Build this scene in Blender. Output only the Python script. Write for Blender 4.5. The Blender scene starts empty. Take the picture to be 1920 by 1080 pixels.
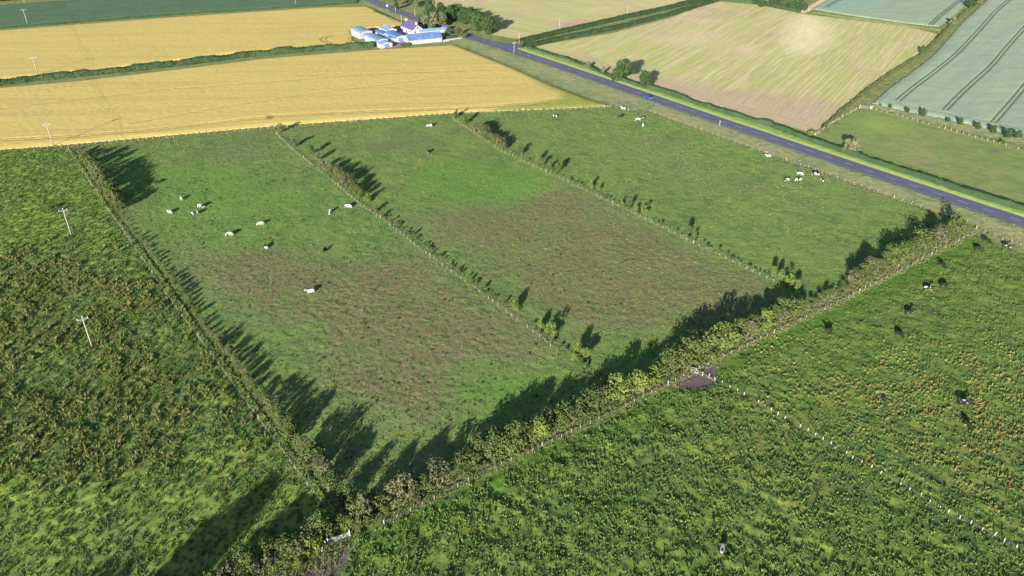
import bpy, bmesh, math, random
import numpy as np
R = math.radians
sc = bpy.context.scene
C = sc.collection
random.seed(5)
RNG = np.random.default_rng(11)

# ---------------------------------------------------------------- camera, sky, sun, exposure
H = 116.0
FPX = 1440.0
TH = math.atan(872 / FPX)
cam_d = bpy.data.cameras.new('camera'); cam = bpy.data.objects.new('camera', cam_d); C.objects.link(cam)
cam_d.sensor_width = 36; cam_d.lens = 36 * FPX / 1920; cam_d.clip_end = 6000; cam_d.clip_start = 1
cam.location = (0, 0, H); cam.rotation_euler = (math.pi / 2 - TH, 0, 0)
sc.camera = cam
SUN_EL = R(14.5); SHADOW_AZ = R(70)            # shadows fall towards this bearing (from +x, anticlockwise)
w = bpy.data.worlds.new('World'); sc.world = w; w.use_nodes = True
nt = w.node_tree; bg = nt.nodes['Background']
sky = nt.nodes.new('ShaderNodeTexSky'); sky.sky_type = 'NISHITA'; sky.sun_disc = False
sky.sun_elevation = SUN_EL
sx, sy = -math.cos(SHADOW_AZ), -math.sin(SHADOW_AZ)          # horizontal direction towards the sun
sky.sun_rotation = math.atan2(sx, sy)
sky.air_density = 1.0; sky.dust_density = 0.6; sky.ozone_density = 1.5
nt.links.new(sky.outputs[0], bg.inputs[0]); bg.inputs[1].default_value = 0.052
sl = bpy.data.lights.new('sun', 'SUN'); so = bpy.data.objects.new('sun', sl); C.objects.link(so)
sl.energy = 5.0; sl.angle = R(0.5); sl.color = (1.0, 0.93, 0.80)
so.rotation_euler = (math.pi / 2 - SUN_EL, 0, SHADOW_AZ - math.pi / 2)
so.location = (-60, -150, 60)
sc.view_settings.view_transform = 'Standard'; sc.view_settings.look = 'None'
sc.view_settings.exposure = 1.6; sc.view_settings.gamma = 1.0; sc.view_settings.use_curve_mapping = False

# ---------------------------------------------------------------- helpers
cT, sT = math.cos(TH), math.sin(TH)
def G(px, py, z=0.0):
    """a point of the photograph (1920 x 1080) on the ground of the place, in metres"""
    u = (px - 960) / FPX; v = (540 - py) / FPX
    dz = -sT + v * cT
    t = (z - H) / dz
    return (u * t, (cT + v * sT) * t)
def GP(pts): return [G(*p) for p in pts]

def tag(o, label=None, cat=None, group=None, kind=None):
    if label: o['label'] = label
    if cat: o['category'] = cat
    if group: o['group'] = group
    if kind: o['kind'] = kind
    return o
def empty(name, loc, rz=0.0):
    o = bpy.data.objects.new(name, None); C.objects.link(o); o.location = loc; o.rotation_euler = (0, 0, rz)
    o.empty_display_size = 0.5
    return o
def link(name, me, parent=None, loc=None, rot=None):
    o = bpy.data.objects.new(name, me); C.objects.link(o)
    if parent: o.parent = parent
    if loc: o.location = loc
    if rot: o.rotation_euler = rot
    return o
def mesh_np(name, V, F, mat, smooth=False, attr=None, k=None):
    """mesh from numpy vertices and an (n, k) index array"""
    V = np.asarray(V, dtype=np.float32); F = np.asarray(F, dtype=np.int32); k = F.shape[1]
    me = bpy.data.meshes.new(name)
    me.vertices.add(len(V)); me.vertices.foreach_set('co', V.ravel())
    me.loops.add(F.size); me.loops.foreach_set('vertex_index', F.ravel())
    me.polygons.add(len(F))
    me.polygons.foreach_set('loop_start', np.arange(0, F.size, k, dtype=np.int32))
    me.polygons.foreach_set('loop_total', np.full(len(F), k, dtype=np.int32))
    if smooth: me.polygons.foreach_set('use_smooth', np.ones(len(F), dtype=bool))
    if attr is not None:
        a = me.attributes.new('m', 'FLOAT_COLOR', 'POINT')
        a.data.foreach_set('color', np.asarray(attr, dtype=np.float32).ravel())
    me.update(calc_edges=True); me.validate()
    if mat: me.materials.append(mat)
    return me
class MB:
    def __init__(s): s.v = []; s.f = []
    def box(s, c, d, rz=0.0, taper=1.0):
        n = len(s.v); ca, sa = math.cos(rz), math.sin(rz)
        for z, t in ((-.5, 1.0), (.5, taper)):
            for x, y in ((-.5, -.5), (.5, -.5), (.5, .5), (-.5, .5)):
                X, Y = x * d[0] * t, y * d[1] * t
                s.v.append((c[0] + X * ca - Y * sa, c[1] + X * sa + Y * ca, c[2] + z * d[2]))
        s.f += [tuple(n + i for i in q) for q in ((3, 2, 1, 0), (4, 5, 6, 7), (0, 1, 5, 4), (1, 2, 6, 5), (2, 3, 7, 6), (3, 0, 4, 7))]
        return s
    def tube(s, p, q, r0, r1, n=6):
        p = np.array(p, float); q = np.array(q, float); d = q - p; d /= (np.linalg.norm(d) + 1e-9)
        a = np.cross(d, (0, 0, 1)) if abs(d[2]) < .95 else np.cross(d, (1, 0, 0)); a /= np.linalg.norm(a); b = np.cross(d, a)
        k = len(s.v)
        for c, r in ((p, r0), (q, r1)):
            for i in range(n):
                t = 2 * math.pi * i / n; s.v.append(tuple(c + r * (math.cos(t) * a + math.sin(t) * b)))
        for i in range(n):
            j = (i + 1) % n; s.f.append((k + i, k + n + i, k + n + j, k + j))
        s.f.append(tuple(k + i for i in range(n))); s.f.append(tuple(k + n + i for i in reversed(range(n))))
        return s
    def poly(s, pts, faces):
        n = len(s.v); s.v += [tuple(p) for p in pts]; s.f += [tuple(n + i for i in f) for f in faces]; return s
    def mesh(s, name, mat, smooth=False, bevel=0):
        me = bpy.data.meshes.new(name); me.from_pydata(s.v, [], s.f); me.update()
        bm = bmesh.new(); bm.from_mesh(me); bmesh.ops.recalc_face_normals(bm, faces=bm.faces)
        if bevel: bmesh.ops.bevel(bm, geom=list(bm.edges), offset=bevel, segments=2, affect='EDGES', profile=.6)
        bm.to_mesh(me); bm.free()
        if smooth: me.polygons.foreach_set('use_smooth', [True] * len(me.polygons))
        if mat: me.materials.append(mat)
        return me
    def build(s, name, mat, parent=None, loc=None, rot=None, smooth=False, bevel=0):
        return link(name, s.mesh(name, mat, smooth, bevel), parent, loc, rot)

def hsh(ix, iy, seed):
    h = (ix.astype(np.int64) * 374761393 + iy.astype(np.int64) * 668265263 + seed * 1274126177) & 0xffffffff
    h = ((h ^ (h >> 13)) * 1274126177) & 0xffffffff
    return ((h ^ (h >> 16)) & 0xffff) / 65535.0
def vnoise(x, y, seed=0):
    ix = np.floor(x); iy = np.floor(y); fx = x - ix; fy = y - iy
    fx = fx * fx * (3 - 2 * fx); fy = fy * fy * (3 - 2 * fy)
    a = hsh(ix, iy, seed); b = hsh(ix + 1, iy, seed); c = hsh(ix, iy + 1, seed); d = hsh(ix + 1, iy + 1, seed)
    return (a * (1 - fx) + b * fx) * (1 - fy) + (c * (1 - fx) + d * fx) * fy
def fbm(x, y, s, o=3, seed=0):
    v = 0; a = .5; t = 0
    for i in range(o):
        v = v + a * vnoise(x / s + 17.3 * i, y / s - 9.1 * i, seed + i * 7); t += a; a *= .5; s *= .5
    return v / t
def inpoly(x, y, P):
    r = np.zeros(x.shape, bool); n = len(P)
    for i in range(n):
        x0, y0 = P[i]; x1, y1 = P[(i + 1) % n]
        if y0 == y1: continue
        c = ((y0 > y) != (y1 > y)) & (x < (x1 - x0) * (y - y0) / (y1 - y0) + x0)
        r ^= c
    return r
def soft(x, y, P, warp=7.0, jit=4.0, seed=3):
    """soft, ragged-edged mask of a patch"""
    wx = (fbm(x, y, 22, 3, seed) - .5) * 2 * warp; wy = (fbm(x, y, 22, 3, seed + 50) - .5) * 2 * warp
    a = 0.0
    for dx, dy in ((1, 0), (-1, 0), (0, 1), (0, -1), (.5, .6), (-.6, .4), (.4, -.7), (-.4, -.5)):
        a = a + inpoly(x + wx + dx * jit, y + wy + dy * jit, P)
    return a / 8.0
def dline(x, y, L):
    """distance to a polyline"""
    d = np.full(x.shape, 1e9)
    for (x0, y0), (x1, y1) in zip(L[:-1], L[1:]):
        vx, vy = x1 - x0, y1 - y0; t = np.clip(((x - x0) * vx + (y - y0) * vy) / (vx * vx + vy * vy + 1e-9), 0, 1)
        d = np.minimum(d, np.hypot(x - x0 - t * vx, y - y0 - t * vy))
    return d
def sheet(name, P, h, disp, mat, masks=None, kind='structure', label=None, skirt=0.0, rz=0.0):
    """a field: a fine grid clipped to its outline, with real relief"""
    P = np.array(P); ca, sa = math.cos(rz), math.sin(rz)
    Q = np.stack([P[:, 0] * ca + P[:, 1] * sa, -P[:, 0] * sa + P[:, 1] * ca], 1)
    x0, y0 = Q.min(0); x1, y1 = Q.max(0)
    nx = int((x1 - x0) / h) + 2; ny = int((y1 - y0) / h) + 2
    gx, gy = np.meshgrid(x0 + np.arange(nx) * h, y0 + np.arange(ny) * h)
    jx = (hsh(np.round(gx / h), np.round(gy / h), 5) - .5) * h * .5; jy = (hsh(np.round(gx / h), np.round(gy / h), 6) - .5) * h * .5
    gx = gx + jx; gy = gy + jy
    X = gx * ca - gy * sa; Y = gx * sa + gy * ca
    cx = (X[:-1, :-1] + X[1:, 1:]) / 2; cy = (Y[:-1, :-1] + Y[1:, 1:]) / 2
    keep = inpoly(cx, cy, [tuple(p) for p in P])
    idx = np.arange(nx * ny).reshape(ny, nx)
    F = np.stack([idx[:-1, :-1], idx[:-1, 1:], idx[1:, 1:], idx[1:, :-1]], -1)[keep]
    used = np.unique(F); re = np.full(nx * ny, -1); re[used] = np.arange(len(used)); F = re[F]
    x = X.ravel()[used]; y = Y.ravel()[used]
    z = disp(x, y)
    m = masks(x, y) if masks else None
    if isinstance(z, tuple): z, m = z
    if m is not None:
        m = np.stack(list(m) + [np.zeros_like(x)] * (3 - len(m)) + [np.ones_like(x)], 1)
    V = np.stack([x, y, z], 1)
    if skirt:
        kk = np.clip(dline(V[:, 0], V[:, 1], list(map(tuple, P)) + [tuple(P[0])]) / 3.2, 0, 1); V[:, 2] = .02 + (V[:, 2] - .02) * (.12 + .88 * kk)
    if skirt:                                          # standing crop: give its edge real sides
        E = np.concatenate([F[:, [0, 1]], F[:, [1, 2]], F[:, [2, 3]], F[:, [3, 0]]])
        key = np.sort(E, 1); k1 = key[:, 0].astype(np.int64) * len(V) + key[:, 1]
        u, inv, cnt = np.unique(k1, return_inverse=True, return_counts=True)
        B = E[cnt[inv] == 1]
        bv = np.unique(B); rb = np.full(len(V), -1); rb[bv] = len(V) + np.arange(len(bv))
        low = V[bv].copy(); low[:, 2] = -.02
        F = np.concatenate([F, np.stack([B[:, 1], B[:, 0], rb[B[:, 0]], rb[B[:, 1]]], 1)])
        V = np.concatenate([V, low])
        if m is not None: ml = m[bv].copy(); ml[:, 0] = .8; m[bv, 0] = np.maximum(m[bv, 0], .35); m = np.concatenate([m, ml])  # crop rim and sides coloured darker to offset the low sun on them
    o = link(name, mesh_np(name, V, F, mat, True, m))
    tag(o, label=label, kind=kind)
    return o

# ---------------------------------------------------------------- materials
def s2l(c):
    return tuple(((v / 255) / 12.92 if v / 255 <= .04045 else ((v / 255 + .055) / 1.055) ** 2.4) for v in c)
class NT:
    def __init__(s, name, rough=.9, spec=.1):
        s.m = bpy.data.materials.new(name); s.m.use_nodes = True; s.t = s.m.node_tree; s.n = s.t.nodes; s.l = s.t.links
        s.b = s.n['Principled BSDF']; s.b.inputs['Roughness'].default_value = rough
        s.b.inputs['Specular IOR Level'].default_value = spec
        s.geo = s.n.new('ShaderNodeNewGeometry'); s.tc = s.n.new('ShaderNodeTexCoord')
    def put(s, sock, v):
        if hasattr(v, 'is_linked') or hasattr(v, 'links'): s.l.new(v, sock)
        else:
            if isinstance(v, tuple) and len(v) == 3 and sock.type == 'RGBA': v = v + (1,)
            sock.default_value = v
    def noise(s, scale, detail=3, rough=.6, vec=None, stretch=None, rz=0.0, dist=0.0):
        n = s.n.new('ShaderNodeTexNoise'); n.inputs['Scale'].default_value = scale; n.inputs['Detail'].default_value = detail
        n.inputs['Roughness'].default_value = rough; n.inputs['Distortion'].default_value = dist
        v = vec or s.geo.outputs['Position']
        if stretch:
            mp = s.n.new('ShaderNodeMapping'); mp.inputs['Scale'].default_value = stretch; mp.vector_type = 'TEXTURE' if False else 'POINT'
            rt = s.n.new('ShaderNodeVectorRotate'); rt.rotation_type = 'Z_AXIS'; rt.inputs['Angle'].default_value = -rz
            s.l.new(v, rt.inputs['Vector']); s.l.new(rt.outputs[0], mp.inputs['Vector']); v = mp.outputs[0]
        s.l.new(v, n.inputs['Vector']); return n.outputs['Fac']
    def ramp(s, f, a, b):
        r = s.n.new('ShaderNodeMapRange'); r.inputs[1].default_value = a; r.inputs[2].default_value = b; r.interpolation_type = 'SMOOTHSTEP'
        s.l.new(f, r.inputs[0]); return r.outputs[0]
    def mix(s, f, a, b, mode='MIX'):
        x = s.n.new('ShaderNodeMix'); x.data_type = 'RGBA'; x.blend_type = mode
        s.put(x.inputs[0], f); s.put(x.inputs[6], a); s.put(x.inputs[7], b); return x.outputs[2]
    def math(s, op, a, b=0.0):
        x = s.n.new('ShaderNodeMath'); x.operation = op; s.put(x.inputs[0], a); s.put(x.inputs[1], b); return x.outputs[0]
    def attr(s, i):
        a = s.n.new('ShaderNodeAttribute'); a.attribute_name = 'm'; q = s.n.new('ShaderNodeSeparateColor')
        s.l.new(a.outputs['Color'], q.inputs[0]); return q.outputs[i]
    def rnd(s):
        o = s.n.new('ShaderNodeObjectInfo'); return o.outputs['Random']
    def bump(s, h, strength, dist):
        b = s.n.new('ShaderNodeBump'); b.inputs['Strength'].default_value = strength; b.inputs['Distance'].default_value = dist
        s.l.new(h, b.inputs['Height']); s.l.new(b.outputs[0], s.b.inputs['Normal'])
    def done(s, col):
        s.put(s.b.inputs['Base Color'], col); return s.m

def grass_mat(name, a, b, c, dry=None, lush=None, mud=None, dryalt=None, st=(1, 1, 1), rz=0.0, sc1=1.2, bump=.5, bdist=.25):
    """grass: three greens broken up at several scales; m.r = dry growth, m.g = lush growth, m.b = mud"""
    t = NT(name)
    n0 = t.noise(.03, 4); n1 = t.noise(sc1, 4, .65, stretch=st, rz=rz, dist=.6); n2 = t.noise(.25, 4, .6, stretch=st, rz=rz)
    n3 = t.noise(5.0, 3, .7)
    col = t.mix(t.ramp(n1, .35, .65), a, b)
    col = t.mix(t.ramp(n2, .42, .66), col, c)
    col = t.mix(t.math('MULTIPLY', t.ramp(n0, .35, .7), .45), col, b)
    n5 = t.noise(.11, 4, .6, dist=.6); col = t.mix(t.math('MULTIPLY', t.ramp(n5, .48, .66), .55), col, t.mix(1.0, c, (1.0, .95, 1.15), 'MULTIPLY'))
    if dry:
        d = t.mix(t.ramp(t.noise(1.6, 4, .7, stretch=st, rz=rz, dist=.8), .4, .62), dry, dryalt or dry)
        d = t.mix(t.ramp(t.noise(.5, 4, .7), .52, .66), d, c)
        col = t.mix(t.math('MULTIPLY', t.attr(0), t.ramp(n1, .2, .45)), col, d)
    if lush: col = t.mix(t.math('MULTIPLY', t.attr(1), t.ramp(n2, .25, .5)), col, lush)
    if mud: col = t.mix(t.attr(2), col, t.mix(t.ramp(n3, .3, .7), mud, tuple(v * 1.8 for v in mud)))
    col = t.mix(t.math('MULTIPLY', t.ramp(n3, .3, .75), .25), col, t.mix(1.0, col, (.5, .5, .5), 'MULTIPLY'))
    t.bump(t.math('ADD', t.math('MULTIPLY', n1, .7), t.math('MULTIPLY', n3, .4)), bump, bdist)
    return t.done(col)
def plain(name, col, rough=.7, var=.15, scale=3.0, spec=.2, metal=0.0, bump=0.0):
    t = NT(name, rough, spec); t.b.inputs['Metallic'].default_value = metal
    n = t.noise(scale, 4, .65, vec=t.tc.outputs['Object'])
    if bump: t.bump(n, bump, .05)
    return t.done(t.mix(t.ramp(n, .3, .7), tuple(v * (1 - var) for v in col), tuple(min(1, v * (1 + var)) for v in col)))
def leaf_mat(name, a, b, c, tr=.25, s=.8, berry=None):
    """leaves: per-plant and per-clump tints, some light let through"""
    t = NT(name, .75, .15)
    n = t.noise(s, 3, .6); n2 = t.noise(4.0, 2, .7)
    col = t.mix(t.ramp(n, .38, .62), a, b)
    col = t.mix(t.math('MULTIPLY', t.rnd(), .7), col, c)
    col = t.mix(t.math('MULTIPLY', t.ramp(n2, .35, .7), .5), col, t.mix(1.0, col, (.5, .55, .5), 'MULTIPLY'))
    if berry: col = t.mix(t.ramp(t.noise(3.1, 2, .8), .70, .74), col, berry)
    tl = t.n.new('ShaderNodeBsdfTranslucent'); t.put(tl.inputs[0], col)
    mx = t.n.new('ShaderNodeMixShader'); mx.inputs[0].default_value = tr
    out = t.n['Material Output']; t.l.new(t.b.outputs[0], mx.inputs[1]); t.l.new(tl.outputs[0], mx.inputs[2]); t.l.new(mx.outputs[0], out.inputs[0])
    return t.done(col)

M = {}
ST = (.45, 1.3, 1)
M['pasture'] = grass_mat('tussocky pasture grass', (.108, .168, .036), (.168, .226, .052), (.058, .114, .040), dry=(.26, .21, .06), dryalt=(.18, .19, .05), lush=(.095, .185, .032), mud=(.095, .076, .084), sc1=.9, bump=.7, bdist=.35)
M['rough'] = grass_mat('rough rushy pasture', (.15, .215, .046), (.22, .285, .062), (.085, .155, .050), dry=(.145, .13, .05), dryalt=(.075, .085, .035), lush=(.20, .27, .05), mud=(.03, .028, .02), sc1=1.1, bump=.7, bdist=.3)
M['paddock'] = grass_mat('grazed paddock grass', (.128, .200, .055), (.182, .255, .072), (.082, .160, .052), dry=(.225, .185, .105), dryalt=(.115, .125, .062), lush=(.11, .25, .045), mud=(.06, .045, .045), st=(.7, 1.2, 1), rz=R(-28), sc1=1.2, bump=.8, bdist=.35)
M['verge'] = grass_mat('long verge grass', (.20, .25, .11), (.27, .30, .14), (.145, .20, .095), dry=(.37, .31, .16), dryalt=(.27, .27, .14), lush=(.24, .32, .085), mud=(.12, .10, .08), sc1=1.4, bump=.6)
M['ground'] = grass_mat('field margin grass', (.18, .21, .08), (.25, .25, .11), (.12, .16, .06), sc1=1.0)
M['roadside'] = grass_mat('roadside meadow grass', (.165, .225, .07), (.215, .26, .085), (.13, .195, .062), dry=(.33, .29, .16), dryalt=(.27, .26, .12), lush=(.25, .33, .08), mud=(.12, .09, .09), st=(.6, 1.2, 1), rz=R(-40), sc1=.7)

def crop_mat(name, a, b, c, green=None, soil_edge_dim=(.10, .07, .045), s=.9, row=None, bump=.5):
    t = NT(name)
    n1 = t.noise(s, 4, .7, dist=.5); n2 = t.noise(.05, 4, .6, stretch=(1, 3, 1), rz=R(3)); n3 = t.noise(3.2, 3, .8)
    col = t.mix(t.ramp(n1, .3, .7), a, b); col = t.mix(t.ramp(n2, .4, .65), col, c)
    col = t.mix(t.math('MULTIPLY', t.ramp(n3, .45, .75), .35), col, t.mix(1.0, col, (.5, .5, .45), 'MULTIPLY'))
    if row:
        wv = t.noise(1.0, 2, .6, stretch=(.012, row[1], 1), rz=row[0]); col = t.mix(t.math('MULTIPLY', t.ramp(wv, .45, .62), row[3]), col, row[2])
    if green: col = t.mix(t.attr(1), col, t.mix(t.ramp(n1, .35, .65), green, tuple(v * .7 for v in green)))
    col = t.mix(t.attr(0), col, soil_edge_dim)  # bare soil in wheel tracks; on crop edges a tint that dims sunlight
    t.bump(t.math('ADD', n3, n1), bump, .15)
    return t.done(col)
M['wheat'] = crop_mat('ripe wheat', (.475, .37, .115), (.575, .455, .155), (.50, .40, .14), green=(.30, .33, .08), soil_edge_dim=(.26, .18, .075), row=(R(4), .25, (.37, .30, .11), .35))
M['teal'] = crop_mat('dark green root crop', (.072, .135, .078), (.10, .17, .098), (.08, .135, .07), soil_edge_dim=(.06, .08, .05), s=.5, bump=.8)
M['pale'] = crop_mat('blue green barley', (.275, .345, .23), (.315, .39, .265), (.255, .315, .235), green=(.27, .40, .32), soil_edge_dim=(.06, .09, .05), row=(R(48), .3, (.235, .275, .245), .4), bump=.25)
# ---- stubble: windrowed rows of straw, with bare and green patches
def stubble_mat(name, ang):
    t = NT(name)
    def pair(an):
        return (t.noise(1.0, 2, .7, stretch=(.011, .75, 1), rz=an), t.noise(1.0, 4, .75, stretch=(.05, 1.7, 1), rz=an, dist=.2))
    (a1, a2), (b1, b2) = pair(ang), pair(R(-51))
    hm = t.attr(2)
    def mf(x_, y_):
        m_ = t.n.new('ShaderNodeMix'); m_.data_type = 'FLOAT'; t.l.new(hm, m_.inputs[0]); t.l.new(x_, m_.inputs[2]); t.l.new(y_, m_.inputs[3]); return m_.outputs[0]
    r1, r2 = mf(a1, b1), mf(a2, b2)
    n = t.noise(.022, 4, .6, dist=.5); n3 = t.noise(1.8, 4, .75); ng = t.noise(.013, 3, .5, dist=.4)
    straw = t.mix(t.ramp(r2, .3, .7), (.43, .34, .19), (.60, .505, .32))
    green = t.mix(t.ramp(r2, .35, .7), (.31, .345, .115), (.45, .455, .18))
    pink = t.mix(t.ramp(r2, .3, .7), (.33, .225, .17), (.51, .385, .31))
    col = t.mix(t.math('MULTIPLY', t.ramp(r1, .40, .56), t.ramp(ng, .28, .46)), straw, green)
    col = t.mix(t.math('MULTIPLY', t.math('MULTIPLY', t.ramp(n, .50, .70), .6), t.ramp(r1, .25, .5)), col, pink)
    col = t.mix(t.math('MULTIPLY', t.attr(0), t.ramp(r2, .2, .55)), col, pink)
    col = t.mix(t.attr(1), col, t.mix(t.ramp(r2, .35, .65), (.58, .52, .28), (.66, .62, .40)))
    col = t.mix(t.math('MULTIPLY', t.ramp(n3, .45, .75), .3), col, t.mix(1.0, col, (.55, .5, .45), 'MULTIPLY'))
    t.bump(t.math('ADD', r2, t.math('MULTIPLY', n3, .5)), .6, .2)
    return t.done(col)
M['stubble'] = stubble_mat('cut straw stubble', R(57))
M['stubble2'] = stubble_mat('cut straw stubble beyond the lane', R(-38))
t = NT('bluish worn asphalt', .75, .3)
M['asphalt'] = t.done(t.mix(t.ramp(t.noise(.5, 4, .7, stretch=(.06, 1.5, 1), rz=R(-54)), .3, .7), (.080, .084, .140), (.105, .109, .175)))
t = NT('bare trodden mud', .85, .25); n = t.noise(2.5, 5, .75); t.bump(n, .9, .2)
M['mud'] = t.done(t.mix(t.ramp(n, .35, .65), (.05, .038, .045), (.125, .10, .115)))
M['paint'] = plain('white road paint', (.40, .40, .48), .6)
M['gravel'] = plain('yard gravel', (.22, .19, .17), .9, .3, .6)
M['path'] = plain('sandy farm track', (.55, .40, .27), .9, .2, .5)
M['post'] = plain('weathered pale fence timber', (.31, .285, .24), .8, .35, 2)
M['postw'] = plain('bleached fence timber', (.44, .41, .37), .8, .2, 2)
M['pole'] = plain('bleached pole timber', (.30, .25, .20), .8, .15, 1)
M['arm'] = plain('galvanised steel', (.30, .33, .40), .45, .1, 3, .5, .3)
M['gate'] = plain('galvanised gate steel', (.36, .38, .42), .4, .1, 3, .5, .3)
M['insul'] = plain('glazed insulator', (.45, .46, .50), .3, .05, 3, .5)
M['wire'] = plain('fence wire', (.35, .35, .36), .5, .1, 2, .4, .5)
M['bark'] = plain('bark', (.13, .10, .075), .9, .35, 4, bump=.5)
M['twig'] = plain('grey hawthorn twigs', (.17, .135, .10), .9, .35, 4)
M['palebark'] = plain('pale dead branches', (.45, .42, .36), .9, .2, 4)
M['roofblue'] = None
def corrugated(name, col, axis):
    t = NT(name, .55, .35); wv = t.n.new('ShaderNodeTexWave'); wv.bands_direction = axis; wv.inputs['Scale'].default_value = 1.2
    t.l.new(t.tc.outputs['Object'], wv.inputs['Vector']); n = t.noise(.35, 4, .7, vec=t.tc.outputs['Object'])
    t.bump(wv.outputs['Fac'], .5, .06)
    return t.done(t.mix(t.ramp(n, .35, .7), col, tuple(min(1, v * 1.35 + .02) for v in col)))
M['roof_mid'] = corrugated('mid blue corrugated roof sheets', (.07, .135, .29), 'X')
M['roof_light'] = corrugated('light blue corrugated roof sheets', (.125, .205, .34), 'X')
M['slate'] = plain('purple blue slate', (.08, .065, .19), .6, .2, 1.5)
M['wall_white'] = plain('whitewashed render', (.36, .345, .36), .8, .06, 1)
M['wall_pink'] = plain('pale pink render', (.30, .265, .29), .8, .08, 1)
M['dark'] = plain('dark opening', (.03, .03, .04), .6)
M['glass'] = plain('window glass', (.05, .06, .09), .1, .05, 1, .6)
M['carpaint'] = plain('deep blue car paint', (.008, .03, .22), .3, .04, 1, .6)
M['rubber'] = plain('black rubber', (.02, .02, .02), .8)
M['lamp'] = plain('clear lamp glass', (.75, .75, .72), .2, .05, 1, .6)
M['plate'] = plain('white plate', (.36, .36, .38), .5)
M['black'] = plain('black plastic', (.025, .025, .03), .6)
M['hawthorn'] = leaf_mat('hawthorn leaves', (.088, .128, .036), (.135, .165, .052), (.064, .10, .034), berry=(.30, .17, .06))
M['dusty'] = leaf_mat('dull hawthorn leaves', (.115, .125, .066), (.155, .155, .088), (.09, .105, .052))
M['bright'] = leaf_mat('bright yellow green leaves', (.14, .19, .045), (.185, .23, .055), (.10, .15, .04))
M['darkleaf'] = leaf_mat('deep green leaves', (.045, .088, .036), (.065, .115, .042), (.038, .075, .036))
M['treeleaf'] = leaf_mat('roadside tree leaves', (.055, .10, .036), (.075, .125, .046), (.045, .085, .036))
M['willow'] = leaf_mat('grey green leaves', (.16, .185, .095), (.20, .22, .12), (.12, .16, .08))
M['hedge'] = leaf_mat('clipped hedge leaves', (.036, .072, .034), (.058, .095, .042), (.042, .078, .036), s=.3)
M['oliv'] = leaf_mat('olive hedge leaves', (.105, .135, .052), (.14, .16, .065), (.09, .12, .048), s=.3)
M['rush'] = leaf_mat('tan rush heads', (.175, .185, .062), (.24, .24, .085), (.125, .16, .048), tr=.2, s=.05)
M['dock'] = leaf_mat('rusty dock heads', (.27, .205, .085), (.25, .25, .085), (.15, .21, .06), tr=.2, s=.08)
M['tuft'] = leaf_mat('grass tufts', (.11, .18, .042), (.165, .24, .058), (.07, .14, .048), tr=.25, s=.12)
M['padtuft'] = leaf_mat('short tufts', (.135, .21, .056), (.195, .275, .075), (.14, .18, .065), tr=.2, s=.06)
M['straw'] = leaf_mat('bleached long grass', (.25, .24, .125), (.21, .23, .10), (.16, .21, .075), tr=.2, s=.2)
M['dung'] = leaf_mat('dark dock leaves', (.055, .05, .04), (.08, .065, .045), (.045, .06, .03), tr=.1, s=.3)
def cow_mat(name, lo):
    t = NT(name, .95, .03); ob = t.n.new('ShaderNodeObjectInfo')
    v = t.n.new('ShaderNodeVectorMath'); v.operation = 'ADD'; t.l.new(t.tc.outputs['Object'], v.inputs[0])
    sc_ = t.n.new('ShaderNodeVectorMath'); sc_.operation = 'SCALE'; sc_.inputs[0].default_value = (37, 21, 9); t.l.new(ob.outputs['Random'], sc_.inputs['Scale'])
    t.l.new(sc_.outputs[0], v.inputs[1])
    n = t.noise(1.15, 1, .4, vec=v.outputs[0])
    return t.done(t.mix(t.ramp(n, lo - .01, lo + .01), (.52, .50, .48), (.022, .02, .022)))
M['cow_white'] = cow_mat('white cowhide with few black patches', .60)
M['cow_pied'] = cow_mat('black and white cowhide', .48)
M['cow_black'] = cow_mat('mostly black cowhide', .34)
M['cow_grey'] = plain('dusty pale cowhide', (.26, .25, .23), .8, .2, 2)
M['cow_solid'] = plain('black cowhide', (.018, .017, .016), .95, .1, 3, .03)

# ---------------------------------------------------------------- lines of the place
ROADC = GP([(560, -60), (640, -24), (700, 2), (745, 22), (800, 41), (870, 65), (940, 88), (1003, 108), (1083, 135), (1169, 164.7), (1241, 190), (1349, 226.5), (1475, 269), (1623, 319), (1793, 376), (1990, 440), (2300, 540)])
M1 = GP([(515, 243), (600, 318), (645, 355), (720, 408), (830, 492), (950, 575), (1050, 655), (1140, 735)])
M2 = GP([(848, 217), (940, 278), (1100, 355), (1200, 404), (1300, 452), (1450, 524), (1510, 560)])
LB = GP([(138, 278), (210, 385), (300, 505), (400, 645), (480, 750), (560, 855), (660, 985)])
BB = GP([(660, 985), (900, 872), (1140, 762), (1400, 632), (1600, 538), (1815, 430)])
FB = GP([(138, 278), (515, 243), (848, 217), (1166, 203), (1178, 209), (1210, 208), (1815, 420)])
def sub(L, a, b): return L[a:b]

# ground sheet: large, low, reaching the horizon
n = 60; e = 4000
gx, gy = np.meshgrid(np.linspace(-e, e, n), np.linspace(-1000, e + 1500, n)); V = np.stack([gx.ravel(), gy.ravel(), np.full(n * n, -.03)], 1)
ix = np.arange(n * n).reshape(n, n); F = np.stack([ix[:-1, :-1], ix[:-1, 1:], ix[1:, 1:], ix[1:, :-1]], -1).reshape(-1, 4)
tag(link('ground', mesh_np('ground', V, F, M['ground'])), kind='structure')

def puff(x, y, s, seed=0):
    """rounded cushions with sharp gaps between them"""
    n = vnoise(x / s, y / s, seed); m_ = vnoise(x / s * 1.9 + 5, y / s * 1.9, seed + 3)
    return (1 - np.abs(2 * n - 1)) * .6 + (1 - np.abs(2 * m_ - 1)) * .4
def stretch(x, y, a, k):
    ca, sa = math.cos(a), math.sin(a); return (x * ca + y * sa) * k, -x * sa + y * ca

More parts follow.
